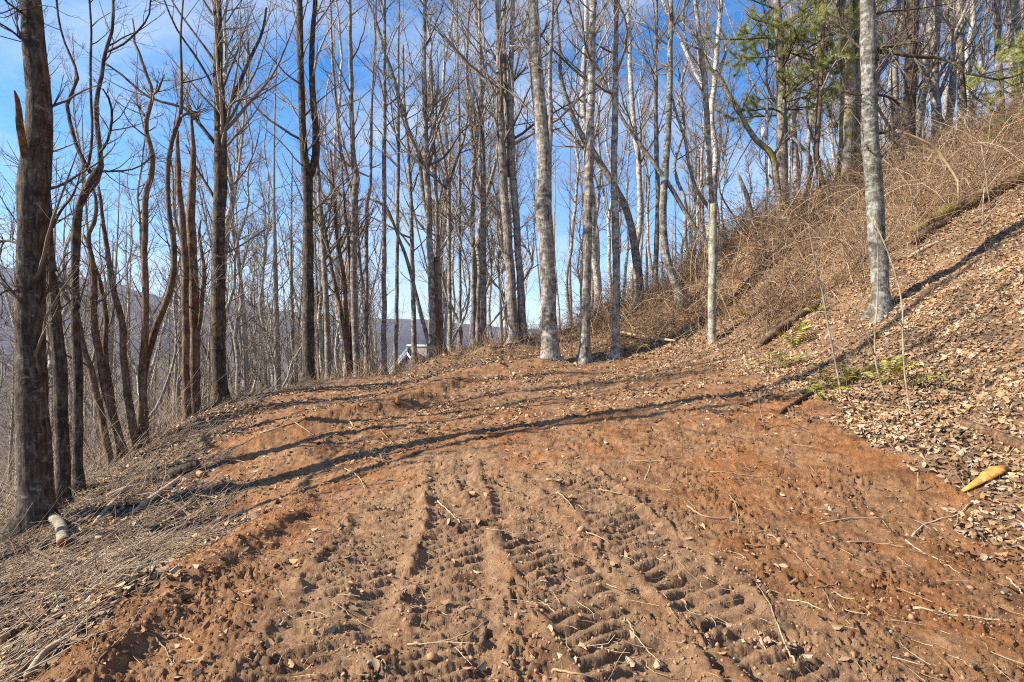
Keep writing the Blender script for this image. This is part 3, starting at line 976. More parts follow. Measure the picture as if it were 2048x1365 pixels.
tree('very thin straight stem left of the tallest twin trunks, bare to the top',
     [[(920, 690, 7), (920, 560, 6), (919, 400, 6), (918, 246, 5), (915, 120, 4), (914, 5, 3)]], 21, 'bark_grey', nb=20, t0=.4, Lb=1.6, ext=4, group=TC, seed=24)
tree('thin grey stem that ends below mid sky with fine upright twigs',
     [[(947, 686, 8), (947, 560, 7), (946, 420, 6), (945, 300, 5), (943, 200, 3)]], 22, 'bark_grey', nb=20, t0=.35, Lb=1.8, group=TC, seed=25, ext=0)
tree('straight dark grey trunk just left of the twin furrowed trunks',
     [[(967, 690, 13), (967, 560, 11), (967, 430, 11), (966, 320, 10), (962, 205, 9), (960, 90, 7), (958, 5, 6)]], 20, 'bark_grey', nb=24, t0=.4, Lb=2.4, ext=6, group=TC, seed=26)
tree('twin furrowed grey trunks fused at the foot on the mound crest',
     [[(1029, 690, 23), (1022, 570, 19), (1016, 480, 18), (1009, 400, 17), (1003, 287, 16), (999, 164, 14), (996, 5, 12)],
      [(1047, 684, 17), (1042, 580, 15), (1036, 500, 14), (1031, 410, 14), (1023, 300, 13), (1022, 164, 11), (1025, 5, 9)],
      [(1014, 330, 9), (1014, 240, 9), (1009, 120, 7), (1010, 5, 6)]], 17, 'bark_grey', nb=26, t0=.4, Lb=3.2, ext=7, group=TC, seed=27,
     limbs=[[(995, 195, 7), (969, 160, 6), (941, 135, 5), (912, 103, 4), (879, 66, 4), (854, 41, 3), (830, 8, 2)],
            [(992, 120, 6), (970, 80, 5), (945, 40, 4), (925, 5, 3)]])
tree('large pale lichened tree with an elbow in the trunk at the centre',
     [[(1101, 730, 38), (1098, 640, 31), (1097, 573, 31), (1092, 480, 30), (1087, 415, 33), (1089, 360, 30), (1087, 290, 29), (1079, 210, 27), (1073, 150, 27), (1070, 80, 23), (1066, 5, 21)]],
     14, 'bark_pale', nb=18, t0=.5, Lb=2.6, ext=10, group=TC, seed=28, k2=5, k3=3,
     limbs=[[(1098, 330, 8), (1102, 240, 9), (1100, 150, 8), (1104, 60, 7), (1106, 5, 6)], [(1074, 110, 5), (1050, 95, 4), (1020, 92, 3)]])
tree('straight white trunk slightly leaning right, first right of the elbowed tree',
     [[(1168, 729, 23), (1171, 640, 19), (1174, 532, 18), (1175, 450, 18), (1178, 350, 18), (1180, 250, 17), (1183, 164, 15), (1187, 5, 13)]],
     14, 'bark_pale', nb=14, t0=.55, Lb=2.2, ext=10, group=TC, seed=29, k2=5, k3=3)
tree('thin upright white trunk at the foot of the brushy bank',
     [[(1231, 720, 18), (1232, 640, 15), (1233, 532, 15), (1231, 450, 15), (1228, 350, 13), (1230, 246, 13), (1231, 120, 11), (1232, 5, 10)]],
     14.2, 'bark_pale', nb=14, t0=.55, Lb=2.2, ext=9, group=TC, seed=30, k2=5, k3=3)
# --- leaning and standing trees of the bank
tree('heavy grey brown trunk leaning steeply left behind the white trunks',
     [[(1280, 612, 20), (1276, 550, 18), (1270, 500, 16), (1256, 431, 15), (1232, 378, 14), (1191, 312, 12), (1162, 267, 11), (1138, 213, 9), (1122, 156, 8), (1119, 100, 6), (1112, 5, 5)]],
     18, 'bark_grey', cat='leaning tree', nb=14, t0=.4, Lb=2.0, ext=5, group=TR, seed=31)
tree('thin tree leaning far left across four upright trunks from the cut pole',
     [[(1424, 512, 10), (1405, 474, 9), (1386, 449, 9), (1351, 391, 9), (1307, 325, 9), (1275, 283, 8), (1240, 230, 7), (1203, 152, 6), (1175, 98, 6), (1150, 53, 5), (1136, 5, 5)]],
     16.5, 'bark_grey', cat='leaning tree', nb=8, t0=.5, Lb=1.6, ext=4, group=TR, seed=32, flare=False, twig='twig')
tree('mossy pale tree with curved foot leaning left on the brushy bank',
     [[(1365, 594, 18), (1352, 570, 17), (1336, 530, 16), (1327, 470, 15), (1326, 420, 15), (1330, 340, 14), (1336, 264, 13), (1338, 200, 12), (1340, 132, 11), (1342, 5, 10)]],
     16.5, 'bark_lichen', nb=18, t0=.45, Lb=2.2, ext=7, group=TR, seed=33)
tree('dark upright trunk left of the mossy curved tree on the bank',
     [[(1311, 580, 11), (1313, 490, 10), (1316, 396, 9), (1313, 300, 9), (1312, 220, 8), (1312, 88, 7), (1314, 5, 6)]],
     19, 'bark_grey', nb=24, t0=.4, Lb=2.2, ext=5, group=TR, seed=34)
tree('slim white trunk leaning left out from behind the sawn off pole',
     [[(1422, 640, 14), (1423, 540, 14), (1424, 440, 14), (1419, 340, 13), (1413, 230, 12), (1408, 154, 12), (1400, 88, 10), (1391, 5, 8)]],
     15, 'bark_pale', nb=14, t0=.5, Lb=2.0, ext=6, group=TR, seed=35, flare=False)
tree('thin bowed tree curving left beneath the bright sky gap',
     [[(1458, 520, 9), (1440, 470, 8), (1420, 420, 8), (1396, 385, 8), (1380, 340, 7), (1370, 280, 6), (1352, 225, 5), (1342, 180, 3)]],
     18, 'bark_grey', cat='leaning tree', nb=8, t0=.45, Lb=1.2, ext=0, group=TR, seed=36, flare=False)
tree('short broken leaning stub alone on the brushy crest near the utility pole',
     [[(1506, 468, 11), (1502, 425, 10), (1494, 392, 9), (1483, 365, 8), (1473, 343, 4)]],
     17.5, 'bark_grey', cat='dead snag', nb=2, t0=.4, Lb=.6, snag=True, group=TR, seed=37, ext=0, flare=False)
tree('mossy elbowed tree reaching left toward the sky in front of the pine',
     [[(1562, 438, 16), (1557, 400, 14), (1552, 352, 12), (1545, 312, 13), (1530, 295, 12), (1512, 280, 11), (1483, 237, 10), (1460, 195, 9), (1437, 152, 8), (1420, 138, 7), (1405, 105, 6), (1388, 70, 4), (1372, 40, 3)]],
     17, 'bark_moss', cat='leaning tree', nb=10, t0=.45, Lb=1.5, ext=0, group=TR, seed=38,
     limbs=[[(1437, 152, 5), (1446, 125, 5), (1452, 98, 4), (1450, 80, 2)], [(1548, 310, 6), (1562, 285, 5), (1570, 240, 4), (1568, 200, 2)]])
tree('massive moss streaked tree with paired trunks on top of the bank',
     [[(1686, 396, 34), (1690, 330, 30), (1694, 264, 30), (1696, 176, 28), (1694, 88, 27), (1690, 5, 25)],
      [(1716, 392, 20), (1714, 300, 18), (1712, 200, 17), (1716, 100, 15), (1712, 5, 13)]],
     17.5, 'bark_moss', nb=24, t0=.35, Lb=2.6, ext=9, group=TR, seed=39,
     limbs=[[(1682, 130, 7), (1666, 90, 6), (1655, 40, 5), (1650, 5, 4)]])
tree('thin leaning brown tree just left of the massive mossy pair',
     [[(1654, 404, 14), (1642, 360, 12), (1633, 308, 11), (1636, 240, 10), (1641, 176, 9), (1645, 90, 8), (1650, 5, 7)]],
     17.3, 'bark_brown', nb=16, t0=.35, Lb=1.8, ext=6, group=TR, seed=40)
tree('nearest bank tree, green grey lichened trunk with long drooping dead limbs',
     [[(1763, 632, 36), (1760, 580, 31), (1757, 510, 32), (1752, 440, 31), (1746, 350, 31), (1740, 264, 31), (1738, 176, 29), (1737, 88, 29), (1735, 5, 27)]],
     10.0, 'bark_lichen', nb=12, t0=.3, Lb=1.2, ext=11, group=TR, seed=41, k2=5, k3=4, twig='twig_dark', ang=(55, 85), trop=.1, limb_mat='bark_dark',
     limbs=[[(1750, 98, 8), (1775, 95, 7), (1800, 88, 6), (1840, 84, 4)],
            [(1750, 104, 9), (1785, 106, 8), (1830, 114, 7), (1880, 116, 6), (1910, 128, 5), (1926, 145, 5), (1960, 152, 4), (2005, 160, 4), (2060, 140, 3)],
            [(1926, 145, 4), (1930, 175, 3), (1934, 215, 2)],
            [(1752, 190, 5), (1775, 194, 5), (1795, 206, 4), (1815, 222, 3)],
            [(1748, 30, 5), (1770, 24, 4), (1820, 20, 3), (1900, 8, 2)],
            [(1754, 268, 5), (1775, 264, 4), (1800, 240, 3)],
            [(1734, 100, 6), (1712, 90, 5), (1690, 60, 4), (1660, 40, 3)],
            [(1728, 190, 4), (1706, 190, 3), (1682, 180, 2)]])
tree('dark thick trunk high on the bank right of the lichened tree',
     [[(1815, 312, 26), (1817, 260, 24), (1820, 180, 23), (1823, 90, 22), (1826, 5, 21)]],
     17, 'bark_dark', nb=18, t0=.2, Lb=2.6, ext=9, group=TR, seed=42, twig='twig_dark')
tree('brown trunk half sunk in brambles just right of the dark thick bank trunk',
     [[(1876, 300, 20), (1872, 220, 17), (1868, 150, 16), (1872, 70, 14), (1876, 5, 13)]],
     18.5, 'bark_grey', nb=20, t0=.2, Lb=2.4, ext=8, group=TR, seed=43)
tree('straight pale trunk rising from brambles near the top right corner',
     [[(1925, 290, 17), (1923, 200, 14), (1921, 110, 13), (1920, 5, 12)]],
     19, 'bark_pale', nb=20, t0=.2, Lb=2.4, ext=8, group=TR, seed=44)
tree('grey trunk at the far right behind the pine sprays',
     [[(2003, 262, 15), (2000, 190, 13), (1996, 100, 12), (1994, 5, 11)]],
     18, 'bark_grey', nb=18, t0=.2, Lb=2.2, ext=8, group=TR, seed=45)

# white pines --------------------------------------------------------------
def needle_tufts(pts, dirs, g, n=20, ln=.15, w=.0026):
    m = len(pts)
    rnd = nrm(g.normal(size=(m, n, 3)))
    dv = nrm(rnd * .75 + dirs[:, None, :] * .8)
    L_ = ln * g.uniform(.7, 1.15, (m, n, 1))
    base = pts[:, None, :] + dirs[:, None, :] * g.uniform(-.09, .03, (m, n, 1))
    sd = nrm(np.cross(dv, nrm(g.normal(size=(m, n, 3))))) * w
    tip = base + dv * L_
    v = np.stack([base - sd, base + sd, tip + sd * .4], 2).reshape(-1, 3)
    f = np.arange(len(v)).reshape(-1, 3)
    return v, f


def pine(label, stem, d, limbs_n, t0, t1, Lb, seed, ext=7, bias=None, droop=-.05, mat='bark_grey', nt=14):
    g = np.random.default_rng(seed)
    p, r = stem_path(stem, d, g, 0, ext, True, .35)
    foot = p[1].copy()
    root = thing('pine_tree', label, 'pine tree', foot, None)
    p = p - foot
    t = Tubes()
    t.add(p[None], lump(r, 16, g)[None], 16, cap=True)
    link('trunk', t.mesh('trunk', M[mat]), root)
    q, dr, rd, pi, tt = sprout(p[None], r[None], limbs_n, t0, t1, 75, 100, g)
    if bias is not None:
        dr = nrm(dr + np.array(bias) * g.uniform(0, 1.2, (len(dr), 1)))
    Ls = Lb * g.uniform(.5, 1.1, len(q))
    b1 = grow(q, dr, Ls, 8, np.full(len(q), droop + .15), .07, g)
    R1 = taper(np.minimum(rd * .4, .008 + .012 * Ls), 8, .2)
    tb = Tubes()
    tb.add(b1, R1, 5, val=g.uniform(0, .4, len(q)))
    q2, d2, rd2, pi2, t2 = sprout(b1, R1, 11, .22, .98, 35, 70, g)
    L2 = Ls[pi2] * .3 * (1.3 - .6 * t2)
    b2 = grow(q2, d2, L2, 4, np.full(len(q2), .35), .08, g)
    R2 = taper(np.maximum(rd2 * .5, .003), 4, .4)
    tb.add(b2, R2, 3, val=g.uniform(0, .5, len(q2)))
    link('branches', tb.mesh('branches', M['twig_dark'], 'v'), root)
    # needle bundles along the outer shoots
    ip = g.integers(0, len(b2), len(b2) * nt)
    s = g.uniform(.1, 1, len(ip)) * 4
    i = np.minimum(s.astype(int), 3)
    f = (s - i)[:, None]
    pp = b2[ip, i] * (1 - f) + b2[ip, i + 1] * f
    dd = nrm(b2[ip, i + 1] - b2[ip, i])
    v, fc = needle_tufts(pp, dd, g)
    val = np.repeat(np.clip(np.repeat(g.uniform(0, 1, len(b2)), 1)[ip] + g.normal(size=len(ip)) * .15, 0, 1), len(v) // len(ip))
    me = mesh_from('needles', v, [fc], [M['needle']], False, {'v': val})
    link('needles', me, root)
    return root


pine('tall white pine with bluish green needle sprays against the sky on the bank',
     [(1568, 432, 24), (1566, 360, 20), (1564, 264, 20), (1562, 154, 18), (1558, 66, 16), (1553, 5, 15)], 18.5, 34, .33, .68, 2.4, 501, 8, (-.7, -.2, 0), nt=14)
pine('pine with yellow green sprays reaching in from the right edge of the bank',
     [(2120, 330, 26), (2118, 240, 24), (2116, 120, 22), (2114, 5, 20)], 14.5, 22, .12, .50, 2.0, 502, 7, (-.9, -.3, 0), nt=13)
pine('slim young pine among the bare trunks behind the massive mossy pair',
     [(1745, 372, 12), (1742, 240, 11), (1738, 120, 10), (1735, 5, 9)], 20.5, 16, .40, .72, 1.6, 503, 5, (-.3, -.3, 0), nt=8)

# ------------------------------------------------------------------ the wood behind: trees copied from a dozen grown kinds
def grow_kind(seed, ht, r0, nb, Lb, lean, fork=False, dense=4):
    g = np.random.default_rng(seed)
    n = 30
    z = np.linspace(-.6, ht, n)
    wx = fbm(z * .16 + seed * 3.7, z * 0, 3, 400 + seed) * lean
    wy = fbm(z * .16 + seed * 1.9, z * 0 + 5, 3, 430 + seed) * lean
    wx -= wx[1]
    wy -= wy[1]
    p = np.stack([wx, wy, z], 1)
    r = .85 * r0 * (1 - .9 * np.clip(z / ht, 0, 1) ** 1.1) + .006
    r[:3] *= np.array([1.5, 1.25, 1.08])
    t = Tubes()
    t.add(p[None], lump(r, 9, g)[None], 9)
    tb = Tubes()
    if fork:
        k = int(n * g.uniform(.3, .5))
        ll = ht * (1 - k / n) * .9
        q = grow(p[k][None], nrm(np.array([[g.choice([-1, 1]) * .4, g.uniform(-.3, .3), 1.0]])), np.array([ll]), 16, np.array([.6]), .03, g)[0]
        rq = r[k] * .75 * np.linspace(1, .12, 17)
        t.add(q[None], rq[None], 8)
        crown_on(tb, q, rq, nb // 2, .15, .98, Lb * .8, g, (25, 55), .9, dense, 4)
    crown_on(tb, p, r, nb, .28, .985, Lb, g, (28, 60), .9, dense, 5, rmin=.0045)
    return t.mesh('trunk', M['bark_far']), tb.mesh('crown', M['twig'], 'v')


KINDS = [grow_kind(600 + i, ht, r0, nb, Lb, ln, fk, 6) for i, (ht, r0, nb, Lb, ln, fk) in enumerate([
    (21, .15, 46, 2.4, .5, False), (19, .12, 44, 2.2, .8, False), (23, .17, 50, 2.6, .4, False), (17, .10, 40, 2.0, 1.0, False),
    (20, .14, 36, 2.6, .7, True), (16, .09, 38, 1.8, .9, False), (22, .16, 40, 2.8, .5, True), (14, .075, 36, 1.7, 1.2, False),
    (12, .06, 30, 1.6, 1.4, False), (18, .11, 46, 2.1, .6, False), (11, .055, 34, 2.0, 1.6, True)])]


def bg_tree(x, y, kind, sc, rz, label, group, tilt=(0, 0)):
    z = h1(x, y)
    o = thing('woodland_tree', label, 'bare tree', (x, y, z), group)
    o.rotation_euler = (tilt[0], tilt[1], rz)
    o.scale = (sc, sc, sc)
    link('trunk', KINDS[kind][0], o)
    link('crown', KINDS[kind][1], o)
    return o


gb = np.random.default_rng(77)
taken, BG = [], []


def scatter_trees(n, px0, px1, d0, d1, kinds, label, group, dpow=1.0, minsep=.9, sc=(.8, 1.15), tilt=.03, ok=None):
    c = 0
    tries = 0
    while c < n and tries < n * 40:
        tries += 1
        d = d0 + (d1 - d0) * gb.uniform() ** dpow
        px = gb.uniform(px0, px1)
        x, y = (px - 1024) / FPX * d, d
        if ok is not None and not ok(x, y, px, d):
            continue
        if any((x - a) ** 2 + (y - b_) ** 2 < minsep ** 2 for a, b_ in taken):
            continue
        taken.append((x, y))
        BG.append((px, group, label, bg_tree(x, y, int(gb.choice(kinds)), gb.uniform(*sc), gb.uniform(0, 6.28), label, group, (gb.normal() * tilt, gb.normal() * tilt))))
        c += 1


scatter_trees(42, 620, 1320, 22, 62, [0, 1, 2, 4, 5, 6, 9], 'slender bare grey tree in the wood behind the mound', 'bare trees in the wood behind the mound', 1.1, ok=lambda x, y, px, d: not 768 < px < 862)
scatter_trees(16, 660, 1020, 19, 30, [7, 8, 10], 'thin bare sapling tree in the wood behind the mound', 'thin young trees behind the mound', ok=lambda x, y, px, d: not 765 < px < 865)
scatter_trees(34, -90, 640, 17, 50, [0, 1, 3, 4, 5, 9], 'bare grey brown tree growing on the falling slope left of the lane', 'bare trees down the slope on the left', .9, ok=lambda x, y, px, d: x < -7.6)
scatter_trees(34, -90, 640, 13, 36, [7, 8, 10], 'small spindly bare tree among the brush below the lane on the left', 'spindly trees down the slope on the left', .9, sc=(.5, .95), tilt=.09, ok=lambda x, y, px, d: x < -7.6)
scatter_trees(60, 1330, 2095, 19, 48, [0, 1, 2, 4, 5, 6, 9], 'pale bare tree in the dense wood above the brushy bank', 'bare trees in the wood above the bank', 1.2, ok=lambda x, y, px, d: not 1440 < px < 1556)
scatter_trees(22, 1400, 2095, 18, 27, [7, 8, 10], 'thin crooked bare tree just behind the crest of the bank', 'thin trees behind the bank crest', sc=(.6, 1), tilt=.1, ok=lambda x, y, px, d: not 1500 < px < 1552)

LAND = [(70, 'bulged dark tree'), (157, 'dark crooked tree'), (245, 'fanning brown clump'), (289, 'snaking tree'), (380, 'splintered snags'), (440, 'many limbed dark trunk'), (617, 'dark forked tree'),
        (712, 'knee bent grey tree'), (768, 'ruler straight trunk'), (828, 'pale trunk before the house'), (863, 'long limbed pale tree'), (899, 'narrow V tree'), (967, 'dark grey trunk'), (1030, 'twin furrowed trunks'),
        (1098, 'elbowed pale tree'), (1172, 'straight white trunk'), (1232, 'thin white trunk'), (1313, 'dark upright bank trunk'), (1345, 'mossy curved tree'), (1425, 'sawn off pole'), (1533, 'utility pole'),
        (1566, 'tall pine'), (1695, 'massive mossy pair'), (1758, 'lichened bank tree'), (1817, 'dark thick bank trunk'), (1874, 'bramble sunk trunk'), (1922, 'pale corner trunk'), (2000, 'far right trunk')]
ORD = ['first', 'second', 'third', 'fourth', 'fifth', 'sixth', 'seventh', 'eighth', 'ninth', 'tenth', 'eleventh', 'twelfth', 'thirteenth', 'fourteenth', 'fifteenth', 'sixteenth']
ADJ = {'bare trees in the wood behind the mound': 'slender bare tree', 'thin young trees behind the mound': 'thin young tree', 'bare trees down the slope on the left': 'bare slope tree',
       'spindly trees down the slope on the left': 'spindly slope tree', 'bare trees in the wood above the bank': 'pale bare tree', 'thin trees behind the bank crest': 'thin crooked tree'}
cells = {}
for (px, gname, lb, ob) in BG:
    k = sum(px > q for q, _ in LAND)
    cells.setdefault((gname, k), []).append((px, ob))
for (gname, k), lst in cells.items():
    lst.sort(key=lambda t_: t_[0])
    where = 'left of the ' + LAND[0][1] if k == 0 else 'right of the ' + LAND[-1][1] if k == len(LAND) else 'between %s and %s' % (LAND[k - 1][1], LAND[k][1])
    for i_, (px, ob) in enumerate(lst):
        ob['label'] = ('lone %s %s' % (ADJ[gname], where)) if len(lst) == 1 else '%s %s %s' % (ORD[min(i_, 15)], ADJ[gname], where)

# trees past the left edge of the picture, whose long shadows cross the lane
for (x, y, k, s, tx) in ((-7.8, 5.5, 9, 1.05, .02), (-11.5, 8.6, 3, 1.2, .0)):
    taken.append((x, y))
    bg_tree(x, y, k, s, x * 3, 'bare tree out of view to the left, throwing the %s long shadow over the lane' % {5.5: 'nearest', 8.6: 'further'}[y], 'trees left of the view', (0, tx))

# far woods: one mass
def far_woods():
    g = np.random.default_rng(90)
    tb = Tubes()
    n = 760
    nl = 520
    d = 46 + 110 * g.uniform(size=n) ** 1.2
    px = np.concatenate([g.uniform(-150, 800, nl), g.uniform(800, 2250, n - nl)])
    d[:nl] = 24 + 110 * g.uniform(size=nl) ** 1.4
    x, y = (px - 1024) / FPX * d, d
    kp = ((px > 800) | (x < -9)) & ((px < 772) | (px > 864) | (d > 75)) & ((px < 1440) | (px > 1556))
    x, y, px = x[kp], y[kp], px[kp]
    n = len(x)
    z = H(x, y)
    ht = g.uniform(9, 21, n)
    p0 = np.stack([x, y, z - .5], 1)
    ax = grow(p0, np.tile(UP, (n, 1)) + g.normal(size=(n, 3)) * .03, ht, 7, np.zeros(n), .02, g)
    r = taper(g.uniform(.09, .17, n), 7, .1)
    tb.add(ax, r, 5, val=g.uniform(.4, 1, n))
    q, dr, rd, pi, t = sprout(ax, r, 17, .25, .97, 25, 58, g)
    Lb = g.uniform(1.2, 3.2, len(q)) * (1.2 - .7 * t)
    b1 = grow(q, dr, Lb, 2, np.full(len(q), .7), .1, g)
    R1 = taper(np.full(len(q), .022), 2, .3)
    tb.add(b1, R1, 3, val=g.uniform(.2, .9, len(q)))
    q, dr, rd, pi, t = sprout(b1, R1, 2, .2, .95, 25, 55, g)
    b2 = grow(q, dr, g.uniform(.5, 1.3, len(q)), 1, np.full(len(q), .4), .1, g)
    tb.add(b2, taper(np.full(len(q), .012), 1, .5), 3, val=g.uniform(.3, 1, len(q)))
    o = link('far_woods', tb.mesh('far_woods', M['twig'], 'v'))
    tag(o, 'mass of leafless grey forest falling away into the valley', 'woods', kind='stuff')


far_woods()

# ------------------------------------------------------------------ house beyond the mound
def prism(poly, depth, axis=1):
    poly = np.asarray(poly, float)
    n = len(poly)
    off = np.zeros(3)
    off[axis] = depth
    v = np.concatenate([poly, poly + off])
    f = [np.arange(n)[None], np.arange(n)[None, ::-1] + n]
    i = np.arange(n)
    f.append(np.stack([i, i + n, (i + 1) % n + n, (i + 1) % n], 1))
    return v, f


def slab(name, poly, depth, mat, parent, axis=1):
    v, f = prism(poly, depth, axis)
    return link(name, mesh_from(name, v, f, [M[mat]], False), parent)


hd = 62.0
hp = P(815, 706, hd)
house = thing('house', 'small house with white gable trim and grey roof, half hidden past the mound', 'house', hp)
house.scale = (hd / 70 * 1.2,) * 3
slab('wall', [(0, .12, -.1), (-2.9, .12, -3.75), (-2.9, .12, -9), (2.9, .12, -9), (2.9, .12, -3.75)], 5, 'house_wall', house)
slab('roof', [(.02, -.25, .02), (-.55, 3, .62), (-4.0, 3, -3.6), (-3.1, -.25, -3.72)], -.10, 'house_roof', house, 2)
rf = slab('roof', [(.06, -.25, .0), (-.5, 3, .60), (7.0, 3, .5), (7.0, -1.2, -2.9), (2.2, -.25, -2.75)], -.10, 'house_shingle', house, 2)
rf['label'] = 'brown shingled roof slope facing the lane'
slab('ridge_cap', [(-.7, 2.85, .62), (7, 2.85, .52), (7, 2.85, .74), (-.6, 2.85, .84)], .3, 'house_roof', house)
for s, nm in ((-1, 'left'), (1, 'right')):
    slab('gable_trim', [(0, -.3, .08), (s * 3.0, -.3, -3.62), (s * 3.0 - s * .22, -.3, -3.72), (0, -.3, -.2)], .09, 'house_trim', house)
wn = slab('window', [(-.20, .05, -.42), (.16, .05, -.66), (-.92, .05, -2.3), (-1.30, .05, -1.86)], .04, 'glass', house)
slab('mullion', [(-.66, .02, -1.06), (-.62, .02, -1.0), (-.24, .02, -1.33), (-.28, .02, -1.39)], .03, 'house_trim', wn)
slab('sill', [(.14, .01, -.68), (.24, .01, -.66), (-.85, .01, -2.42), (-.95, .01, -2.34)], .05, 'house_trim', wn)

# utility pole -----------------------------------------------------------
def gp(px, py, dmin=1.6, dmax=30):
    """point where the sight line through a pixel meets the ground"""
    d = np.geomspace(dmin, dmax, 420)
    x, y = (px - 1024) / FPX * d, d
    z = CAMZ - (py - 682.5) / FPX * d
    hh = H(x, y, True)
    b = np.nonzero(z < hh)[0]
    i = b[0] if len(b) else len(d) - 1
    return np.array([x[i], y[i], hh[i]])


pd = 17.6
pf = P(1533, 470, pd)
pole = thing('utility_pole', 'grey utility pole with a white box fixed high on its left side', 'utility pole', pf)
t = Tubes()
topz = (470 - 211) / FPX * pd
t.add([[(0, 0, -.8), (.005, 0, topz * .5), (.01, 0, topz)]], [[.052, .048, .042]], 12, cap=True)
link('pole', t.mesh('pole', M['pole']), pole)
t = Tubes()
t.add([[(.03, -.06, -.8), (.035, -.06, 1.6), (.04, -.06, 2.75)]], [[.018, .018, .018]], 8, cap=True)
link('conduit', t.mesh('conduit', M['metal']), pole)
bz = (470 - 264) / FPX * pd
bx = slab('meter_box', [(-.19, -.13, bz - .17), (-.05, -.13, bz - .17), (-.05, -.13, bz + .17), (-.09, -.13, bz + .19), (-.16, -.13, bz + .19), (-.19, -.13, bz + .15)], .13, 'box', pole)
slab('lid', [(-.18, -.142, bz - .12), (-.06, -.142, bz - .12), (-.06, -.142, bz + .12), (-.18, -.142, bz + .12)], .012, 'box', bx)

# sawn pole ----------------------------------------------------------------
cf = P(1424, 694, 13)
cp = thing('cut_pole', 'weathered pole sawn off flat, standing upright at the foot of the bank', 'cut pole', cf)
q, r = stem_path([(1424, 694, 17), (1424, 600, 16), (1426, 500, 15), (1428, 409, 14)], 13, rng, 0, None, False, .3)
t = Tubes()
t.add((q - cf)[None], lump(r, 14, rng, .05)[None], 14)
link('shaft', t.mesh('shaft', M['pole']), cp)
t = Tubes()
tp = q[-1] - cf
t.add([[tp - UP * .01, tp + UP * .006]], [[r[-1] * .99, r[-1] * .93]], 14, cap=True)
link('cut_end', t.mesh('cut_end', M['wood_cut']), cp)

# ------------------------------------------------------------------ logs, sticks, stubs
def log(label, pix, mat, name='log', cat='log', ends=True, group=None, lift=.6, sides=12, cutmat='wood_cut', branch=(), amp=.08):
    g = np.random.default_rng(abs(hash(label)) % 1000 if False else sum(map(ord, label)))
    c = []
    for (px, py, w) in pix:
        a = gp(px, py)
        rr = w / 2 / FPX * a[1]
        c.append((a[0], a[1], a[2] + rr * lift, rr))
    c = np.array(c)
    c[:, 2] = np.polyval(np.polyfit(np.arange(len(c)), c[:, 2], min(2, len(c) - 1)), np.arange(len(c)))
    q = smooth_path(c, max(8, len(c) * 5))
    pts, rad = q[:, :3], q[:, 3]
    o0 = pts[len(pts) // 2].copy()
    root = thing(name, label, cat, o0, group)
    t = Tubes()
    t.add((pts - o0)[None], lump(rad, sides, g, amp)[None], sides, cap=True)
    link('bark', t.mesh('bark', M[mat]), root)
    if ends:
        for e, k in ((pts[0], 0), (pts[-1], -1)):
            dv = nrm(pts[0] - pts[1]) if k == 0 else nrm(pts[-1] - pts[-2])
            t = Tubes()
            t.add([[e - o0 - dv * .004, e - o0 + dv * .004]], [[rad[k] * .97, rad[k] * .95]], sides, cap=True)
            link('cut_end', t.mesh('cut_end', M[cutmat]), root)
    for bpx in branch:
        cc = []
        for (px, py, w) in bpx:
            a = gp(px, py)
            rr = w / 2 / FPX * a[1]
            cc.append((a[0], a[1], a[2] + rr * .8, rr))
        q = smooth_path(np.array(cc), 10)
        t = Tubes()
        t.add((q[:, :3] - o0)[None], q[None, :, 3], 8, cap=True)
        link('branch', t.mesh('branch', M[mat]), root)
    return root


log('crooked whitish cut log with a dark red sawn end by the dark bulged tree',
    [(90, 1042, 18), (104, 1054, 17), (116, 1064, 18), (122, 1080, 20), (127, 1104, 21)], 'wood_white', cutmat='wood_red', lift=1.9)
log('barkless pale log lying on the straw above the crooked whitish one',
    [(215, 1004, 11), (245, 990, 12), (276, 978, 9)], 'wood_bare', branch=[[(230, 1003, 8), (210, 1028, 8), (186, 1054, 6)]], lift=1.2)
log('long tan barkless pole sloping across the straw toward the dark sawn log',
    [(262, 1038, 8), (300, 1010, 11), (335, 984, 11), (362, 962, 8)], 'wood_bare', name='branch', cat='branch', lift=1.1, ends=False)
log('dark sawn log with an orange ringed end among the straw',
    [(342, 962, 22), (370, 950, 23), (398, 944, 23)], 'bark_dark', cutmat='wood_red', lift=1.0)
log('small cut stub of pinkish wood at the end of the dark sawn log',
    [(397, 956, 12), (405, 957, 12)], 'wood_cut', name='cut_stub', cat='wood stub', lift=1.0)
log('long whitish stick bending up from the bottom left edge over the spilled clay',
    [(54, 1362, 13), (90, 1322, 12), (130, 1286, 10), (175, 1245, 8), (238, 1210, 6)], 'wood_bare', name='stick', cat='stick', ends=False, lift=1.6)
log('thick dark charred branch half buried in brush beside the near clay spill',
    [(190, 1172, 22), (240, 1158, 22), (300, 1140, 18)], 'bark_dark', name='branch', cat='branch', ends=False, lift=.5)
log('short dark branch lying on the clay spill edge',
    [(410, 1074, 9), (440, 1060, 10), (472, 1046, 8)], 'bark_dark', name='branch', cat='branch', ends=False, lift=.6)
log('thin brown branch pointing into view from the left edge above the brush',
    [(2, 1092, 6), (60, 1110, 6), (130, 1140, 5), (190, 1160, 4)], 'bark_brown', name='branch', cat='branch', ends=False, lift=4)
log('moss covered fallen log high on the bank',
    [(1830, 476, 24), (1880, 446, 30), (1940, 414, 30), (2010, 382, 26), (2060, 352, 24)], 'wood_mosslog', lift=.55, ends=False, amp=.35)
log('rotten brown slab of wood lying under the mossy log',
    [(1826, 494, 16), (1860, 470, 18), (1900, 448, 14)], 'wood_rot', lift=.8, ends=False, amp=.25)
log('splintered pale pole lying below the mossy log',
    [(1818, 522, 7), (1850, 506, 7), (1890, 484, 5)], 'wood_bare', name='branch', cat='branch', lift=1.2, ends=False)
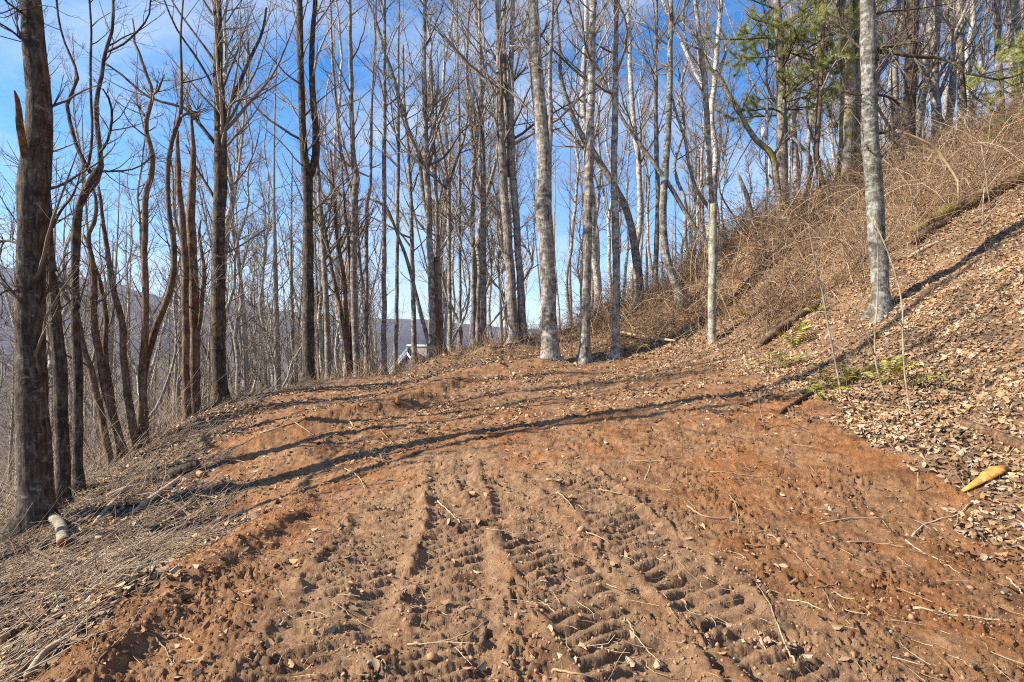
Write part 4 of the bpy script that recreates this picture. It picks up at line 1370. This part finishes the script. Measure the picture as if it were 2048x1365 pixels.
log('weathered grey brown log lying down the bank among green ferns',
    [(1514, 702, 11), (1550, 676, 13), (1596, 640, 14), (1640, 612, 10)], 'bark_brown', lift=1.0, ends=False, amp=.15)
log('dark grey mossy limb lying in leaves at the right edge',
    [(1916, 852, 16), (1960, 866, 20), (2005, 884, 22), (2060, 912, 22)], 'wood_rot', lift=.5, ends=False, amp=.12)
log('dark rotten log under the leaf litter at mid bank',
    [(1560, 830, 7), (1600, 808, 8), (1640, 780, 6)], 'wood_rot', name='branch', cat='branch', lift=.6, ends=False)
log('long pale stick across the foot of the brushy bank',
    [(1230, 676, 5), (1290, 684, 5), (1350, 690, 4)], 'wood_bare', name='stick', cat='stick', lift=4, ends=False)

# broken leaning branch, bleached, high on the bank
tree('bleached broken branch arching out of the brambles right of the lichened tree',
     [[(1916, 362, 5), (1900, 335, 5), (1884, 312, 6), (1872, 296, 6), (1850, 285, 6), (1822, 272, 6), (1792, 262, 5)]], 11.5, 'wood_bare', cat='branch', name='dead_branch', nb=0, group=None, seed=60, ext=0, flare=False)

# split orange wood chunk
ck = gp(1968, 968)
ch = thing('wood_chunk', 'bright orange split piece of fresh wood lying in the leaves', 'wood chunk', ck)
g = np.random.default_rng(5)
t = Tubes()
n = 8
s = np.linspace(0, 1, n)
a, b_ = gp(1925, 985), gp(2010, 945)
ax = a + (b_ - a) * s[:, None] + np.array([0, 0, 1]) * (.012 + .035 * s)[:, None]
rd = np.interp(s, [0, .12, .4, .62, .9, 1], [.014, .026, .030, .044, .040, .030])
fl_ = np.array([1.3, .35, 1.15, .4, .8])
t.add((ax - ck)[None], (rd[:, None] * fl_[None] * (1 + g.uniform(-.3, .3, (n, 5))))[None], 5, cap=True)
link('split_wood', mesh_from('split_wood', np.concatenate(t.v), t.f, [M['wood_orange']], False), ch)

# ------------------------------------------------------------------ saplings on the bank
def sapling(label, stem, d, limbs=(), seed=0, nb=8, Lb=.5, mat='twig'):
    stem = [(q[0], q[1], q[2] * .62) for q in stem]
    limbs = [[(q[0], q[1], q[2] * .62) for q in l_] for l_ in limbs]
    return tree(label, [stem], d, 'sapling', cat='sapling', name='sapling', nb=nb, t0=.3, Lb=Lb, ext=2, group='saplings on the bank', limbs=[(l_, 'branch', 'sapling') for l_ in limbs], seed=700 + seed, k2=2, k3=0, flare=False, sides=7, extra_limb_name='branch')


a = gp(1684, 796)[1]
sapling('tall pale sapling forking into a Y, rooted in the low fern patch', [(1684, 798, 6), (1672, 730, 6), (1659, 670, 6), (1646, 590, 5), (1633, 538, 5), (1622, 480, 5), (1616, 442, 4)], a,
        [[(1616, 442, 4), (1628, 415, 4), (1640, 380, 3)], [(1616, 445, 4), (1604, 428, 3), (1598, 415, 2)]], 1, 5)
a = gp(1822, 830)[1]
sapling('bending pale sapling curving up in front of the lichened trunk', [(1822, 832, 6), (1812, 770, 6), (1806, 700, 5), (1804, 604, 5), (1790, 545, 5), (1770, 490, 4), (1752, 450, 4), (1735, 425, 3)], a, [], 2, 5)
a = gp(1775, 800)[1]
sapling('forked sapling with a sharp low side stem on the leafy bank', [(1775, 802, 5), (1762, 770, 5), (1750, 712, 5), (1752, 640, 5), (1756, 570, 4), (1756, 500, 4), (1750, 440, 3)], a, [[(1750, 712, 4), (1728, 660, 3), (1714, 626, 2)]], 3, 5)
a = gp(1532, 862)[1]
sapling('thin dark seedling standing on the orange clay at the toe of the bank', [(1532, 864, 4), (1522, 825, 4), (1518, 800, 3), (1520, 780, 2)], a, [[(1519, 800, 2), (1510, 785, 2)], [(1520, 815, 2), (1532, 790, 2)]], 4, 0)
a = gp(1830, 985)[1]
sapling('straight straw coloured stem poking up from mud near the orange wood', [(1832, 1020, 3), (1834, 985, 3), (1836, 945, 2)], a, [], 5, 0)
a = gp(1540, 640)[1]
sapling('grey seedling beside the weathered log on the bank', [(1552, 600, 4), (1549, 560, 4), (1548, 520, 3), (1544, 470, 3)], 14, [], 6, 5)
sapling('slim brown stem in the brambles above the mossy log', [(1985, 430, 5), (1975, 380, 5), (1970, 330, 4), (1962, 290, 3)], 12, [[(1972, 345, 3), (1990, 310, 2)]], 7, 4)
sapling('pale straight stem before the dark hollow beside the mossy log', [(1964, 500, 5), (1965, 450, 5), (1967, 400, 4), (1969, 375, 3)], 11.2, [[(1965, 450, 3), (1985, 420, 3), (2010, 395, 2)]], 8, 3)

# ------------------------------------------------------------------ ferns
def frond_mesh(seed):
    g = np.random.default_rng(seed)
    n = 15
    s = np.linspace(0, 1, n)
    ax = np.stack([s * .42, s * 0 + .03 * np.sin(s * 3), .16 * np.sin(s * 2.5)], 1)
    tv, tf = [], []
    for i in range(1, n):
        w = .075 * math.sin(math.pi * min(1, s[i] * .93 + .07)) ** .8 + .006
        for sg in (-1, 1):
            p = ax[i]
            k = len(tv)
            e = p + np.array([.02, sg * w, -.012 + g.normal() * .004])
            tv += [p + np.array([-.011, 0, 0]), p + np.array([.011, 0, 0]), e + np.array([.006, 0, 0]), e + np.array([-.006, 0, 0])]
            tf.append([k, k + 1, k + 2, k + 3])
    return mesh_from('frond', np.array(tv), [np.array(tf)], [M['fern']], False)


FR = [frond_mesh(i) for i in range(3)]
gf = np.random.default_rng(31)
for (px, py, s, lab) in ((1672, 782, 1.0, 'flattened green fern at the foot of the tall forked sapling'), (1645, 800, .9, 'green fern at the edge of the orange clay toe'), (1700, 770, .9, 'green fern just up the bank from the forked sapling'),
                         (1790, 752, .9, 'upper green fern between the two curved saplings'), (1770, 772, .9, 'lower left green fern between the two curved saplings'), (1815, 776, 1.1, 'broad yellow green fern at the foot of the bending sapling'),
                         (1588, 702, 1.1, 'bright green fern below the weathered bank log'), (1565, 738, 1.0, 'green fern at the base of the bank on bare soil'), (1600, 668, .8, 'green fern tucked against the weathered bank log'), (1634, 628, .8, 'fern at the top end of the weathered bank log'),
                         (1486, 632, .9, 'green fern in the brambles behind the cut pole'), (1272, 706, .8, 'yellow green fern by the thin white trunk')):
    a = gp(px, py)
    f = thing('fern', lab, 'fern', a, 'green ferns on the bank')
    f.scale = (s, s, s)
    for i in range(7):
        o = link('frond', FR[i % 3], f)
        o.rotation_euler = (gf.normal() * .2, -.25 + gf.normal() * .25, i / 7 * 6.28 + gf.normal() * .3)
        k = gf.uniform(.8, 1.15)
        o.scale = (k, k, k)

# ------------------------------------------------------------------ ground cover
def ground_normal(x, y):
    e = .12
    hx_ = (base_h(x + e, y) - base_h(x - e, y)) / (2 * e)
    hy_ = (base_h(x, y + e) - base_h(x, y - e)) / (2 * e)
    return nrm(np.stack([-hx_, -hy_, np.ones_like(x)], 1))


def frame_for(nv, yaw):
    a = np.stack([np.cos(yaw), np.sin(yaw), np.zeros_like(yaw)], 1)
    t = nrm(a - (a * nv).sum(1, keepdims=True) * nv)
    return t, np.cross(nv, t)


LEAFC = np.array([(.38, .245, .135), (.27, .15, .075), (.40, .285, .18), (.38, .205, .09), (.16, .09, .048), (.46, .35, .235), (.33, .215, .13), (.43, .28, .15)])


def leaves(n, g, sampler, size=(.045, .095), lift=.012, tiltsd=.38, quad=False):
    x, y = sampler(n, g)
    z = H(x, y, True)
    nv = ground_normal(x, y)
    nv = nrm(nv + g.normal(size=nv.shape) * tiltsd)
    t, s = frame_for(nv, g.uniform(0, 6.28, len(x)))
    kk = 4 if quad else 6
    base = np.array([(-.5, 0), (0, .3), (.5, 0), (0, -.3)]) if quad else np.array([(-.5, 0), (-.12, .30), (.25, .24), (.55, 0), (.25, -.24), (-.12, -.30)])
    sz = g.uniform(*size, len(x))
    w = g.uniform(.55, 1.05, len(x))
    c1, c2 = g.normal(size=len(x)) * .32, g.normal(size=len(x)) * .32
    c0 = np.stack([x, y, z + lift * g.uniform(.2, 1.8, len(x))], 1)
    vs = []
    for (u, v) in base:
        uu, vv = u * sz, v * sz * w
        hz = (np.abs(v) * c1 * 2 + u * u * c2 * 3) * sz
        vs.append(c0 + t * uu[:, None] + s * vv[:, None] + nv * hz[:, None])
    v = np.stack(vs, 1).reshape(-1, 3)
    b = (np.arange(len(x)) * kk)[:, None]
    f = b + np.array([[0, 3, 2, 1]]) if quad else np.concatenate([b + np.array([[0, 3, 2, 1]]), b + np.array([[0, 5, 4, 3]])])
    col = LEAFC[g.integers(0, len(LEAFC), len(x))] * g.uniform(.65, 1.25, (len(x), 1))
    col *= (.74 + .42 * sstep(-.4, .25, fbm(x * 1.3, y * 1.3, 3, 509)))[:, None]
    col = np.concatenate([np.clip(col, 0, .8), np.ones((len(x), 1))], 1)
    return v, f, np.repeat(col, kk, 0)


def pick(n, g, prob, d0, d1, ub, power=1.0):
    xs, ys = [], []
    c = 0
    while c < n:
        d = d0 + (d1 - d0) * g.uniform(size=n) ** power
        u = g.uniform(ub[0], ub[1], n)
        x, y = u * (d + .6), d
        k = g.uniform(size=n) < prob(x, y)
        xs.append(x[k])
        ys.append(y[k])
        c += k.sum()
        if len(xs) > 60:
            break
    return np.concatenate(xs)[:n], np.concatenate(ys)[:n]


gl = np.random.default_rng(41)
mleaf = plain('dead leaves', (1.0, 1.0, 1.0), .8, .12, 60, attr='tint')
LV = []
bankp = lambda x, y: masks(x, y)[1] * (.40 + .60 * sstep(-.5, .1, fbm(x * .8, y * .8, 3, 500)))
LV.append(leaves(34000, gl, lambda n, g: pick(n, g, bankp, 1.8, 9.5, (.25, 1.2), 1.05), (.035, .085)))
LV.append(leaves(52000, gl, lambda n, g: pick(n, g, bankp, 8.0, 17, (.2, 1.1), 1.0), (.04, .09), quad=True))
LV.append(leaves(9000, gl, lambda n, g: pick(n, g, lambda x, y: masks(x, y)[0] * np.clip(masks(x, y)[4] * sstep(-.4, .5, fbm(x * 1.1, y * 1.1, 3, 501)) + .02, 0, 1) * (1 - .9 * np.exp(-(poly_dist(x, y, BERM_FAR[:-1])[0] / .8) ** 2)), 2.2, 15, (-.55, .5)), (.035, .08), .006, .3))
LV.append(leaves(9000, gl, lambda n, g: pick(n, g, lambda x, y: np.maximum(masks(x, y)[3], 0) * (x > -3), 12.5, 20, (-.3, .5)), (.05, .10)))
LV.append(leaves(13000, gl, lambda n, g: pick(n, g, lambda x, y: masks(x, y)[2] * (x > -7.5) * sstep(-.5, .3, fbm(x * .9, y * .9, 3, 508)), 2.2, 12, (-1.2, -.3), 1.2), (.04, .085)))
LV.append(leaves(140, gl, lambda n, g: pick(n, g, lambda x, y: masks(x, y)[0], 2.0, 7, (-.7, .8)), (.02, .05), .006, .3))
off, lv, lf, lc = 0, [], [], []
for v, f, c in LV:
    lv.append(v)
    lf.append(f + off)
    lc.append(c)
    off += len(v)
o = link('leaf_litter', mesh_from('leaf_litter', np.concatenate(lv), lf, [mleaf], False, {'tint': np.concatenate(lc)}))
tag(o, 'dry brown fallen leaves strewn over the bank and the lane', 'leaf litter', kind='stuff')


def strands(n, g, sampler, ln, rad, az, azsd, rise=(.0, .05), nseg=3, bend=.25, pitch=.06, pitchsd=.12):
    x, y = sampler(n, g)
    n = len(x)
    z = H(x, y, True)
    nv = ground_normal(x, y)
    t, s = frame_for(nv, az + g.normal(size=n) * azsd)
    Ls = g.uniform(*ln, n) * g.uniform(.5, 1, n)
    dv = nrm(t + nv * (pitch + g.normal(size=n) * pitchsd)[:, None])
    p0 = np.stack([x, y, z], 1) + nv * g.uniform(*rise, n)[:, None] - dv * (Ls / 2)[:, None]
    nz = np.cumsum(g.normal(size=(n, nseg, 3)) * bend, 1) * np.array([1, 1, .35])
    dirs = nrm(dv[:, None] + nz)
    pts = np.concatenate([p0[:, None], p0[:, None] + np.cumsum(dirs * (Ls / nseg)[:, None, None], 1)], 1)
    # do not sink under the ground
    zz = H(pts[..., 0].ravel(), pts[..., 1].ravel(), False).reshape(pts.shape[:2]) + .006
    pts[..., 2] = np.maximum(pts[..., 2], zz)
    rr = np.exp(g.uniform(np.log(rad[0]), np.log(rad[1]), n))
    return pts, taper(rr, nseg, .5)


# straw and cut brush on the fill slope
gs = np.random.default_rng(51)
tb = Tubes()
for (n, ln, rd, nseg, az, azsd, pitch, psd, d0, d1) in ((7500, (.10, .5), (.0016, .005), 2, .9, 1.0, .12, .20, 2.0, 11), (4600, (.3, 1.1), (.002, .0055), 4, .95, .75, .20, .22, 2.4, 16), (600, (.5, 1.5), (.004, .008), 5, .9, .9, .15, .12, 2.4, 14)):
    p, r = strands(n, gs, lambda n, g: pick(n, g, lambda x, y: masks(x, y)[2] * (x > -9) * (.08 + .92 * sstep(-.35, .35, fbm(x * 1.2, y * 1.2, 3, 510))), d0, d1, (-1.25, -.25), 1.15), ln, rd, az, azsd, (.0, .06), nseg, .22, pitch, psd)
    tb.add(p, r, 3, val=np.clip(gs.normal(size=len(p)) * .28 + .5, 0, 1))
o = link('dry_straw', tb.mesh('dry_straw', M['straw'], 'v'))
tag(o, 'dry straw and cut brush matted over the slope left of the lane', 'dry straw', kind='stuff')

# standing brush on the falling slope
def arching(n, g, sampler, ln, rad, up=(.5, 1.2), nseg=7, wob=.16, fall=(-1.6, -.2), azb=None):
    x, y = sampler(n, g)
    n = len(x)
    z = H(x, y)
    az = g.uniform(0, 6.28, n)
    d0 = nrm(np.stack([np.cos(az), np.sin(az), g.uniform(*up, n) * 1.4], 1))
    p0 = np.stack([x, y, z - .04], 1)
    Ls = g.uniform(*ln, n)
    pts = grow(p0, d0, Ls, nseg, g.uniform(*fall, n), wob, g)
    return pts, taper(np.exp(g.uniform(np.log(rad[0]), np.log(rad[1]), n)), nseg, .35)


tb = Tubes()
p, r = arching(4800, gs, lambda n, g: pick(n, g, lambda x, y: sstep(-6.3, -7.6, x + .03 * (y - 9)) * (x > -30), 4.5, 30, (-1.2, -.28), 1.3), (.5, 2.0), (.003, .008), (.6, 1.6), 5, .16, (-.8, .5))
tb.add(p, r, 3, val=gs.uniform(0, 1, len(p)))
p2, r2, *_ = (None, None)
q, dr, rd, pi, t = sprout(p, r, 2, .3, .95, 25, 60, gs)
b = grow(q, dr, gs.uniform(.15, .55, len(q)), 2, np.full(len(q), .1), .15, gs)
tb.add(b, taper(np.full(len(q), .0022), 2, .5), 3, val=gs.uniform(.3, 1, len(q)))
o = link('slope_brush', tb.mesh('slope_brush', M['straw'], 'v'))
tag(o, 'tangle of leafless grey brush on the slope below the lane', 'brush', kind='stuff')

# brambles on the bank crest
def bank_prob(x, y):
    px = x / np.maximum(y, .1) * FPX + 1024
    z = base_h(x, y)
    py = 682.5 - (z - CAMZ) / np.maximum(y, .1) * FPX
    lim = np.interp(px, [1110, 1260, 1420, 1560, 1700, 1800, 1900, 2048], [695, 695, 690, 680, 610, 530, 450, 390])
    a = sstep(lim + 15, lim - 60, py) * (px > 1120) * (y > 9.5)
    return a * (.04 + .96 * sstep(-.35, .3, fbm(x * 1.1, y * 1.1, 3, 520)))


tb = Tubes()
p, r = arching(8500, gs, lambda n, g: pick(n, g, bank_prob, 10, 22, (.12, 1.1), .9), (.8, 2.6), (.004, .011), (.4, 1.6), 5, .24, (-2.4, -.2))
tb.add(p, r, 3, val=np.clip(gs.normal(size=len(p)) * .22 + .42 + .35 * fbm(p[:, 0, 0] * .6, p[:, 0, 1] * .6, 2, 540), 0, 1))
p5, r5 = arching(420, gs, lambda n, g: pick(n, g, bank_prob, 10, 20, (.12, 1.1), .9), (1.4, 3.4), (.008, .015), (.8, 2.2), 8, .12, (-2.6, -.6))
tb.add(p5, r5, 4, val=gs.uniform(.7, 1, len(p5)))
q, dr, rd, pi, t = sprout(p, r, 2, .25, .95, 30, 70, gs)
b = grow(q, dr, gs.uniform(.15, .6, len(q)), 2, np.full(len(q), -.2), .25, gs)
tb.add(b, taper(np.full(len(q), .0042), 2, .5), 3, val=gs.uniform(.2, .9, len(q)))
o = link('bramble_thicket', tb.mesh('bramble_thicket', M['bramble'], 'v'))
tag(o, 'brown tangled bramble thicket over the crest of the bank', 'bramble', kind='stuff')

# low dead weeds on the mound and around the trunks there
tb = Tubes()
p, r = arching(3800, gs, lambda n, g: pick(n, g, lambda x, y: np.maximum(masks(x, y)[3] * sstep(14.2, 15.2, y), .25 * masks(x, y)[3]) * (x < 5), 13, 24, (-.35, .3)), (.25, 1.1), (.003, .0075), (.5, 2), 5, .18, (-1.4, .2))
tb.add(p, r, 3, val=gs.uniform(0, .9, len(p)))
p, r = arching(1500, gs, lambda n, g: pick(n, g, lambda x, y: masks(x, y)[1] * (y > 3), 3.5, 13, (.35, 1.2)), (.2, .8), (.0015, .004), (.4, 2), 5, .16, (-1.2, .2))
tb.add(p, r, 3, val=gs.uniform(.3, 1, len(p)))
o = link('dead_weeds', tb.mesh('dead_weeds', M['bramble'], 'v'))
tag(o, 'thin dead weed stems on the mound and scattered over the bank', 'weeds', kind='stuff')

# crumbs of clay on the lane
phi = (1 + 5 ** .5) / 2
ico = np.array([(-1, phi, 0), (1, phi, 0), (-1, -phi, 0), (1, -phi, 0), (0, -1, phi), (0, 1, phi), (0, -1, -phi), (0, 1, -phi), (phi, 0, -1), (phi, 0, 1), (-phi, 0, -1), (-phi, 0, 1)]) / 1.9
icf = np.array([(0, 11, 5), (0, 5, 1), (0, 1, 7), (0, 7, 10), (0, 10, 11), (1, 5, 9), (5, 11, 4), (11, 10, 2), (10, 7, 6), (7, 1, 8), (3, 9, 4), (3, 4, 2), (3, 2, 6), (3, 6, 8), (3, 8, 9), (4, 9, 5), (2, 4, 11), (6, 2, 10), (8, 6, 7), (9, 8, 1)])
gc = np.random.default_rng(61)


def clod_prob(x, y):
    m = masks(x, y)[0]
    _, gm_ = track_h(x, y)
    bd = np.minimum(poly_dist(x, y, BERM_FAR[:-1])[0], poly_dist(x, y, BERM_NEAR)[0])
    return np.maximum(m, .7 * np.exp(-(bd / .3) ** 2)) * (.12 + .9 * np.exp(-(bd / .35) ** 2) + .5 * sstep(-.1, .6, fbm(x * 1.6, y * 1.6, 3, 530)) + .3 * gm_) * (1 - .4 * masks(x, y)[4])


x, y = pick(11500, gc, clod_prob, 1.75, 10, (-.85, .95), 1.25)
z = H(x, y, True)
sz = .0035 + .009 * gc.uniform(size=len(x)) ** 3 + .016 * (gc.uniform(size=len(x)) > .985) * gc.uniform(size=len(x))
v = ico[None] * (1 + gc.normal(size=(len(x), 12, 1)) * .30) * (sz[:, None, None] * gc.uniform(.7, 1.3, (len(x), 1, 3)))
v = v + np.stack([x, y, z + sz * .25], 1)[:, None]
cf_ = (icf[None] + (np.arange(len(x)) * 12)[:, None, None]).reshape(-1, 3)
mclod = plain('clay crumbs', (.31, .19, .105), .95, .4, 2.5)
o = link('clay_clods', mesh_from('clay_clods', v.reshape(-1, 3), [cf_], [mclod], False))
tag(o, 'crumbled clay clods over the tracked lane', 'clods', kind='stuff')

# short straw and root bits pressed in the mud
tb = Tubes()
p, r = strands(1500, gc, lambda n, g: pick(n, g, lambda x, y: masks(x, y)[0], 1.9, 12, (-.85, .95), 1.1), (.06, .34), (.0012, .003), 0, 2.0, (.004, .012), 4, .28, .02, .05)
tb.add(p, r, 4, val=gc.uniform(0, 1, len(p)))
o = link('root_bits', tb.mesh('root_bits', M['straw_pale'], 'v'))
tag(o, 'small pale root and straw bits scattered on the mud', 'straw bits', kind='stuff')

# single twigs one can pick out on the mud
TWIGS = [
    ([(814, 1292), (870, 1288), (930, 1272), (976, 1246)], 5), ([(1552, 1248), (1536, 1205), (1512, 1168)], 4), ([(1590, 1330), (1572, 1298), (1552, 1248)], 6),
    ([(1695, 1088), (1750, 1090), (1815, 1097)], 5), ([(1810, 1085), (1850, 1110), (1918, 1150)], 4), ([(1575, 1205), (1610, 1212), (1655, 1230)], 4),
    ([(1825, 1222), (1920, 1236), (1990, 1245), (2025, 1252)], 7), ([(1823, 1075), (1860, 1048), (1905, 1036), (1945, 1010)], 5), ([(1375, 1020), (1410, 1035), (1472, 1042)], 6),
    ([(1458, 990), (1470, 1015), (1478, 1046)], 4), ([(1535, 1074), (1570, 1092), (1605, 1130)], 4), ([(1490, 1098), (1530, 1100), (1560, 1092)], 4),
    ([(1255, 1245), (1280, 1295), (1330, 1342)], 4), ([(875, 1010), (905, 1035), (925, 1056)], 4), ([(1115, 985), (1135, 1005), (1148, 1020)], 4), ([(1093, 965), (1125, 962)], 6),
    ([(1198, 984), (1222, 986), (1244, 994)], 4), ([(1172, 1068), (1200, 1082), (1222, 1092)], 4), ([(1052, 1208), (1090, 1212), (1110, 1228)], 3), ([(735, 1328), (758, 1332), (776, 1338)], 8),
    ([(270, 1276), (300, 1270), (330, 1300), (345, 1335)], 4), ([(360, 1275), (390, 1290)], 5), ([(548, 1180), (572, 1200)], 3), ([(1640, 1050), (1700, 1043), (1770, 1042)], 4),
    ([(1270, 925), (1320, 928), (1385, 932)], 3), ([(1290, 962), (1298, 942), (1300, 930)], 3), ([(1105, 1348), (1150, 1352), (1190, 1362)], 8), ([(1630, 1190), (1665, 1172), (1680, 1168)], 5),
    ([(1668, 1188), (1690, 1200), (1710, 1206)], 4), ([(1420, 945), (1470, 950), (1540, 955)], 3), ([(760, 860), (790, 895), (800, 905)], 3), ([(590, 850), (640, 880)], 3),
    ([(520, 870), (560, 860), (620, 842)], 4), ([(1530, 1300), (1510, 1265)], 4), ([(1820, 1330), (1850, 1338)], 5), ([(2015, 1158), (2046, 1192)], 6), ([(690, 940), (715, 955), (730, 980)], 3)]
TWL = ['long bowed twig beside the dark stick stub at bottom centre', 'short straight twig joining the top of the long split root at bottom', 'long pale root running to the bottom edge right of centre',
       'straight pale twig on mud well below the orange wood', 'bent twig slanting down right of the straight pale twig below the orange wood', 'twig below the forked straws at middle right of the ruts',
       'thickest long pale stick at the lower right', 'forked pale twig nearest the orange wood', 'brownish thicker stick at the centre right of the ruts', 'upright curved twig over the brownish thicker stick',
       'pale twig angling down from the bluish curved straw', 'bluish grey curved straw piece on the right of the ruts', 'thin long straw in the rut at bottom centre right', 'short twig lying against the left rut ridge',
       'short twig on the right rut ridge', 'tiny fat chip of pale wood between the ruts below the shadow line', 'bent straw right of the fat pale chip', 'pale twig fallen into the right rut halfway down',
       'kinked thin straw in the middle rut near the bottom', 'short fat pale root at the bottom edge, left of centre', 'forked pale root on the clay spill at lower left', 'short thick straw beside the forked pale root',
       'tiny bent straw on pale mud at lower left', 'faint long straw at the foot of the leafy bank', 'thin horizontal straw just below the nearest shadow line', 'short upright straw stub beside the thin horizontal straw',
       'fat pale root end at the very bottom, centre right', 'crooked dark twig on smooth mud at lower right', 'straw pointing right of the crooked dark twig', 'thin long straw before the orange clay toe',
       'thin curved straw on the lane above the first shadow', 'pale straw below the orange berm on the left', 'long thin straw at the left end of the orange berm', 'thin slanting straw near the long pale root',
       'short thick straw at the lower right, below the thickest stick', 'pale twig cut by the right edge of the mud', 'thin bent straw beside the upper end of the left rut']
assert len(TWL) == len(TWIGS) and len(set(TWL)) == len(TWL)
for i, (pp, w) in enumerate(TWIGS):
    c = []
    for px, py in pp:
        a = gp(px, py)
        c.append((*a, .36 * w / FPX * a[1]))
    c = np.array(c)
    q = smooth_path(c, 12)
    g = np.random.default_rng(800 + i)
    q[:, :3] += g.normal(size=(12, 3)) * .0022
    q[:, 2] = np.maximum(q[:, 2], H(q[:, 0], q[:, 1], True)) + q[:, 3] * .5
    o0 = q[6, :3].copy()
    t = Tubes()
    t.add((q[:, :3] - o0)[None], (q[:, 3] * np.linspace(1, .6, 12))[None], 6, cap=True, val=[g.uniform(.1, .9)])
    o = link('twig', t.mesh('twig', M['straw_pale'], 'v'), None, o0)
    tag(o, TWL[i], 'twig', 'dry twigs lying on the lane')
# the short thick dark stick end in the middle foreground
log('short thick dark stick stub sticking out of the mud near the bottom centre', [(968, 1262, 13), (967, 1280, 15), (964, 1300, 12)], 'bark_brown', name='stick_stub', cat='stick', ends=False, lift=.7)
# earth lumps with reddish clay cone on the berm
hc = gp(795, 808)
lump_o = thing('clay_lump', 'small upright red clay lump on the near edge of the orange berm', 'clay lump', hc)
t = Tubes()
t.add([[(0, 0, -.03), (.005, 0, .03), (.0, 0, .07), (.004, 0, .11)]], [[.06, .05, .032, .008]], 9, cap=True)
link('lump', mesh_from('lump', np.concatenate(t.v) * (1 + np.random.default_rng(3).normal(size=(36, 1)) * .06), t.f, [plain('red clay', (.38, .15, .06), .95, .3, 20, bump=.4)], True), lump_o)

# ------------------------------------------------------------------ air
hz_v = np.array([(x, y, z) for z in (-160, 900) for y in (-900, 9600) for x in (-32000, 32000)], float)
hz_f = np.array([(0, 2, 3, 1), (4, 5, 7, 6), (0, 1, 5, 4), (2, 6, 7, 3), (0, 4, 6, 2), (1, 3, 7, 5)])
mz = bpy.data.materials.new('thin haze')
mz.use_nodes = True
nn = mz.node_tree.nodes
nn.remove(nn['Principled BSDF'])
pv = nn.new('ShaderNodeVolumePrincipled')
pv.inputs['Color'].default_value = (0.55, 0.70, 1.0, 1)
pv.inputs['Density'].default_value = 0.00005
pv.inputs['Anisotropy'].default_value = 0.0
mz.node_tree.links.new(pv.outputs[0], nn['Material Output'].inputs['Volume'])
USE_HAZE = True
if USE_HAZE:
    o = link('haze', mesh_from('haze', hz_v, [hz_f], [mz], False))
    tag(o, 'thin blue air between the lane and the far hills', 'haze', kind='stuff')
print('TRIS', sum(sum(len(p.vertices) - 2 for p in m.polygons) for m in bpy.data.meshes) if False else sum(len(m.loops) - 2 * len(m.polygons) for m in bpy.data.meshes))
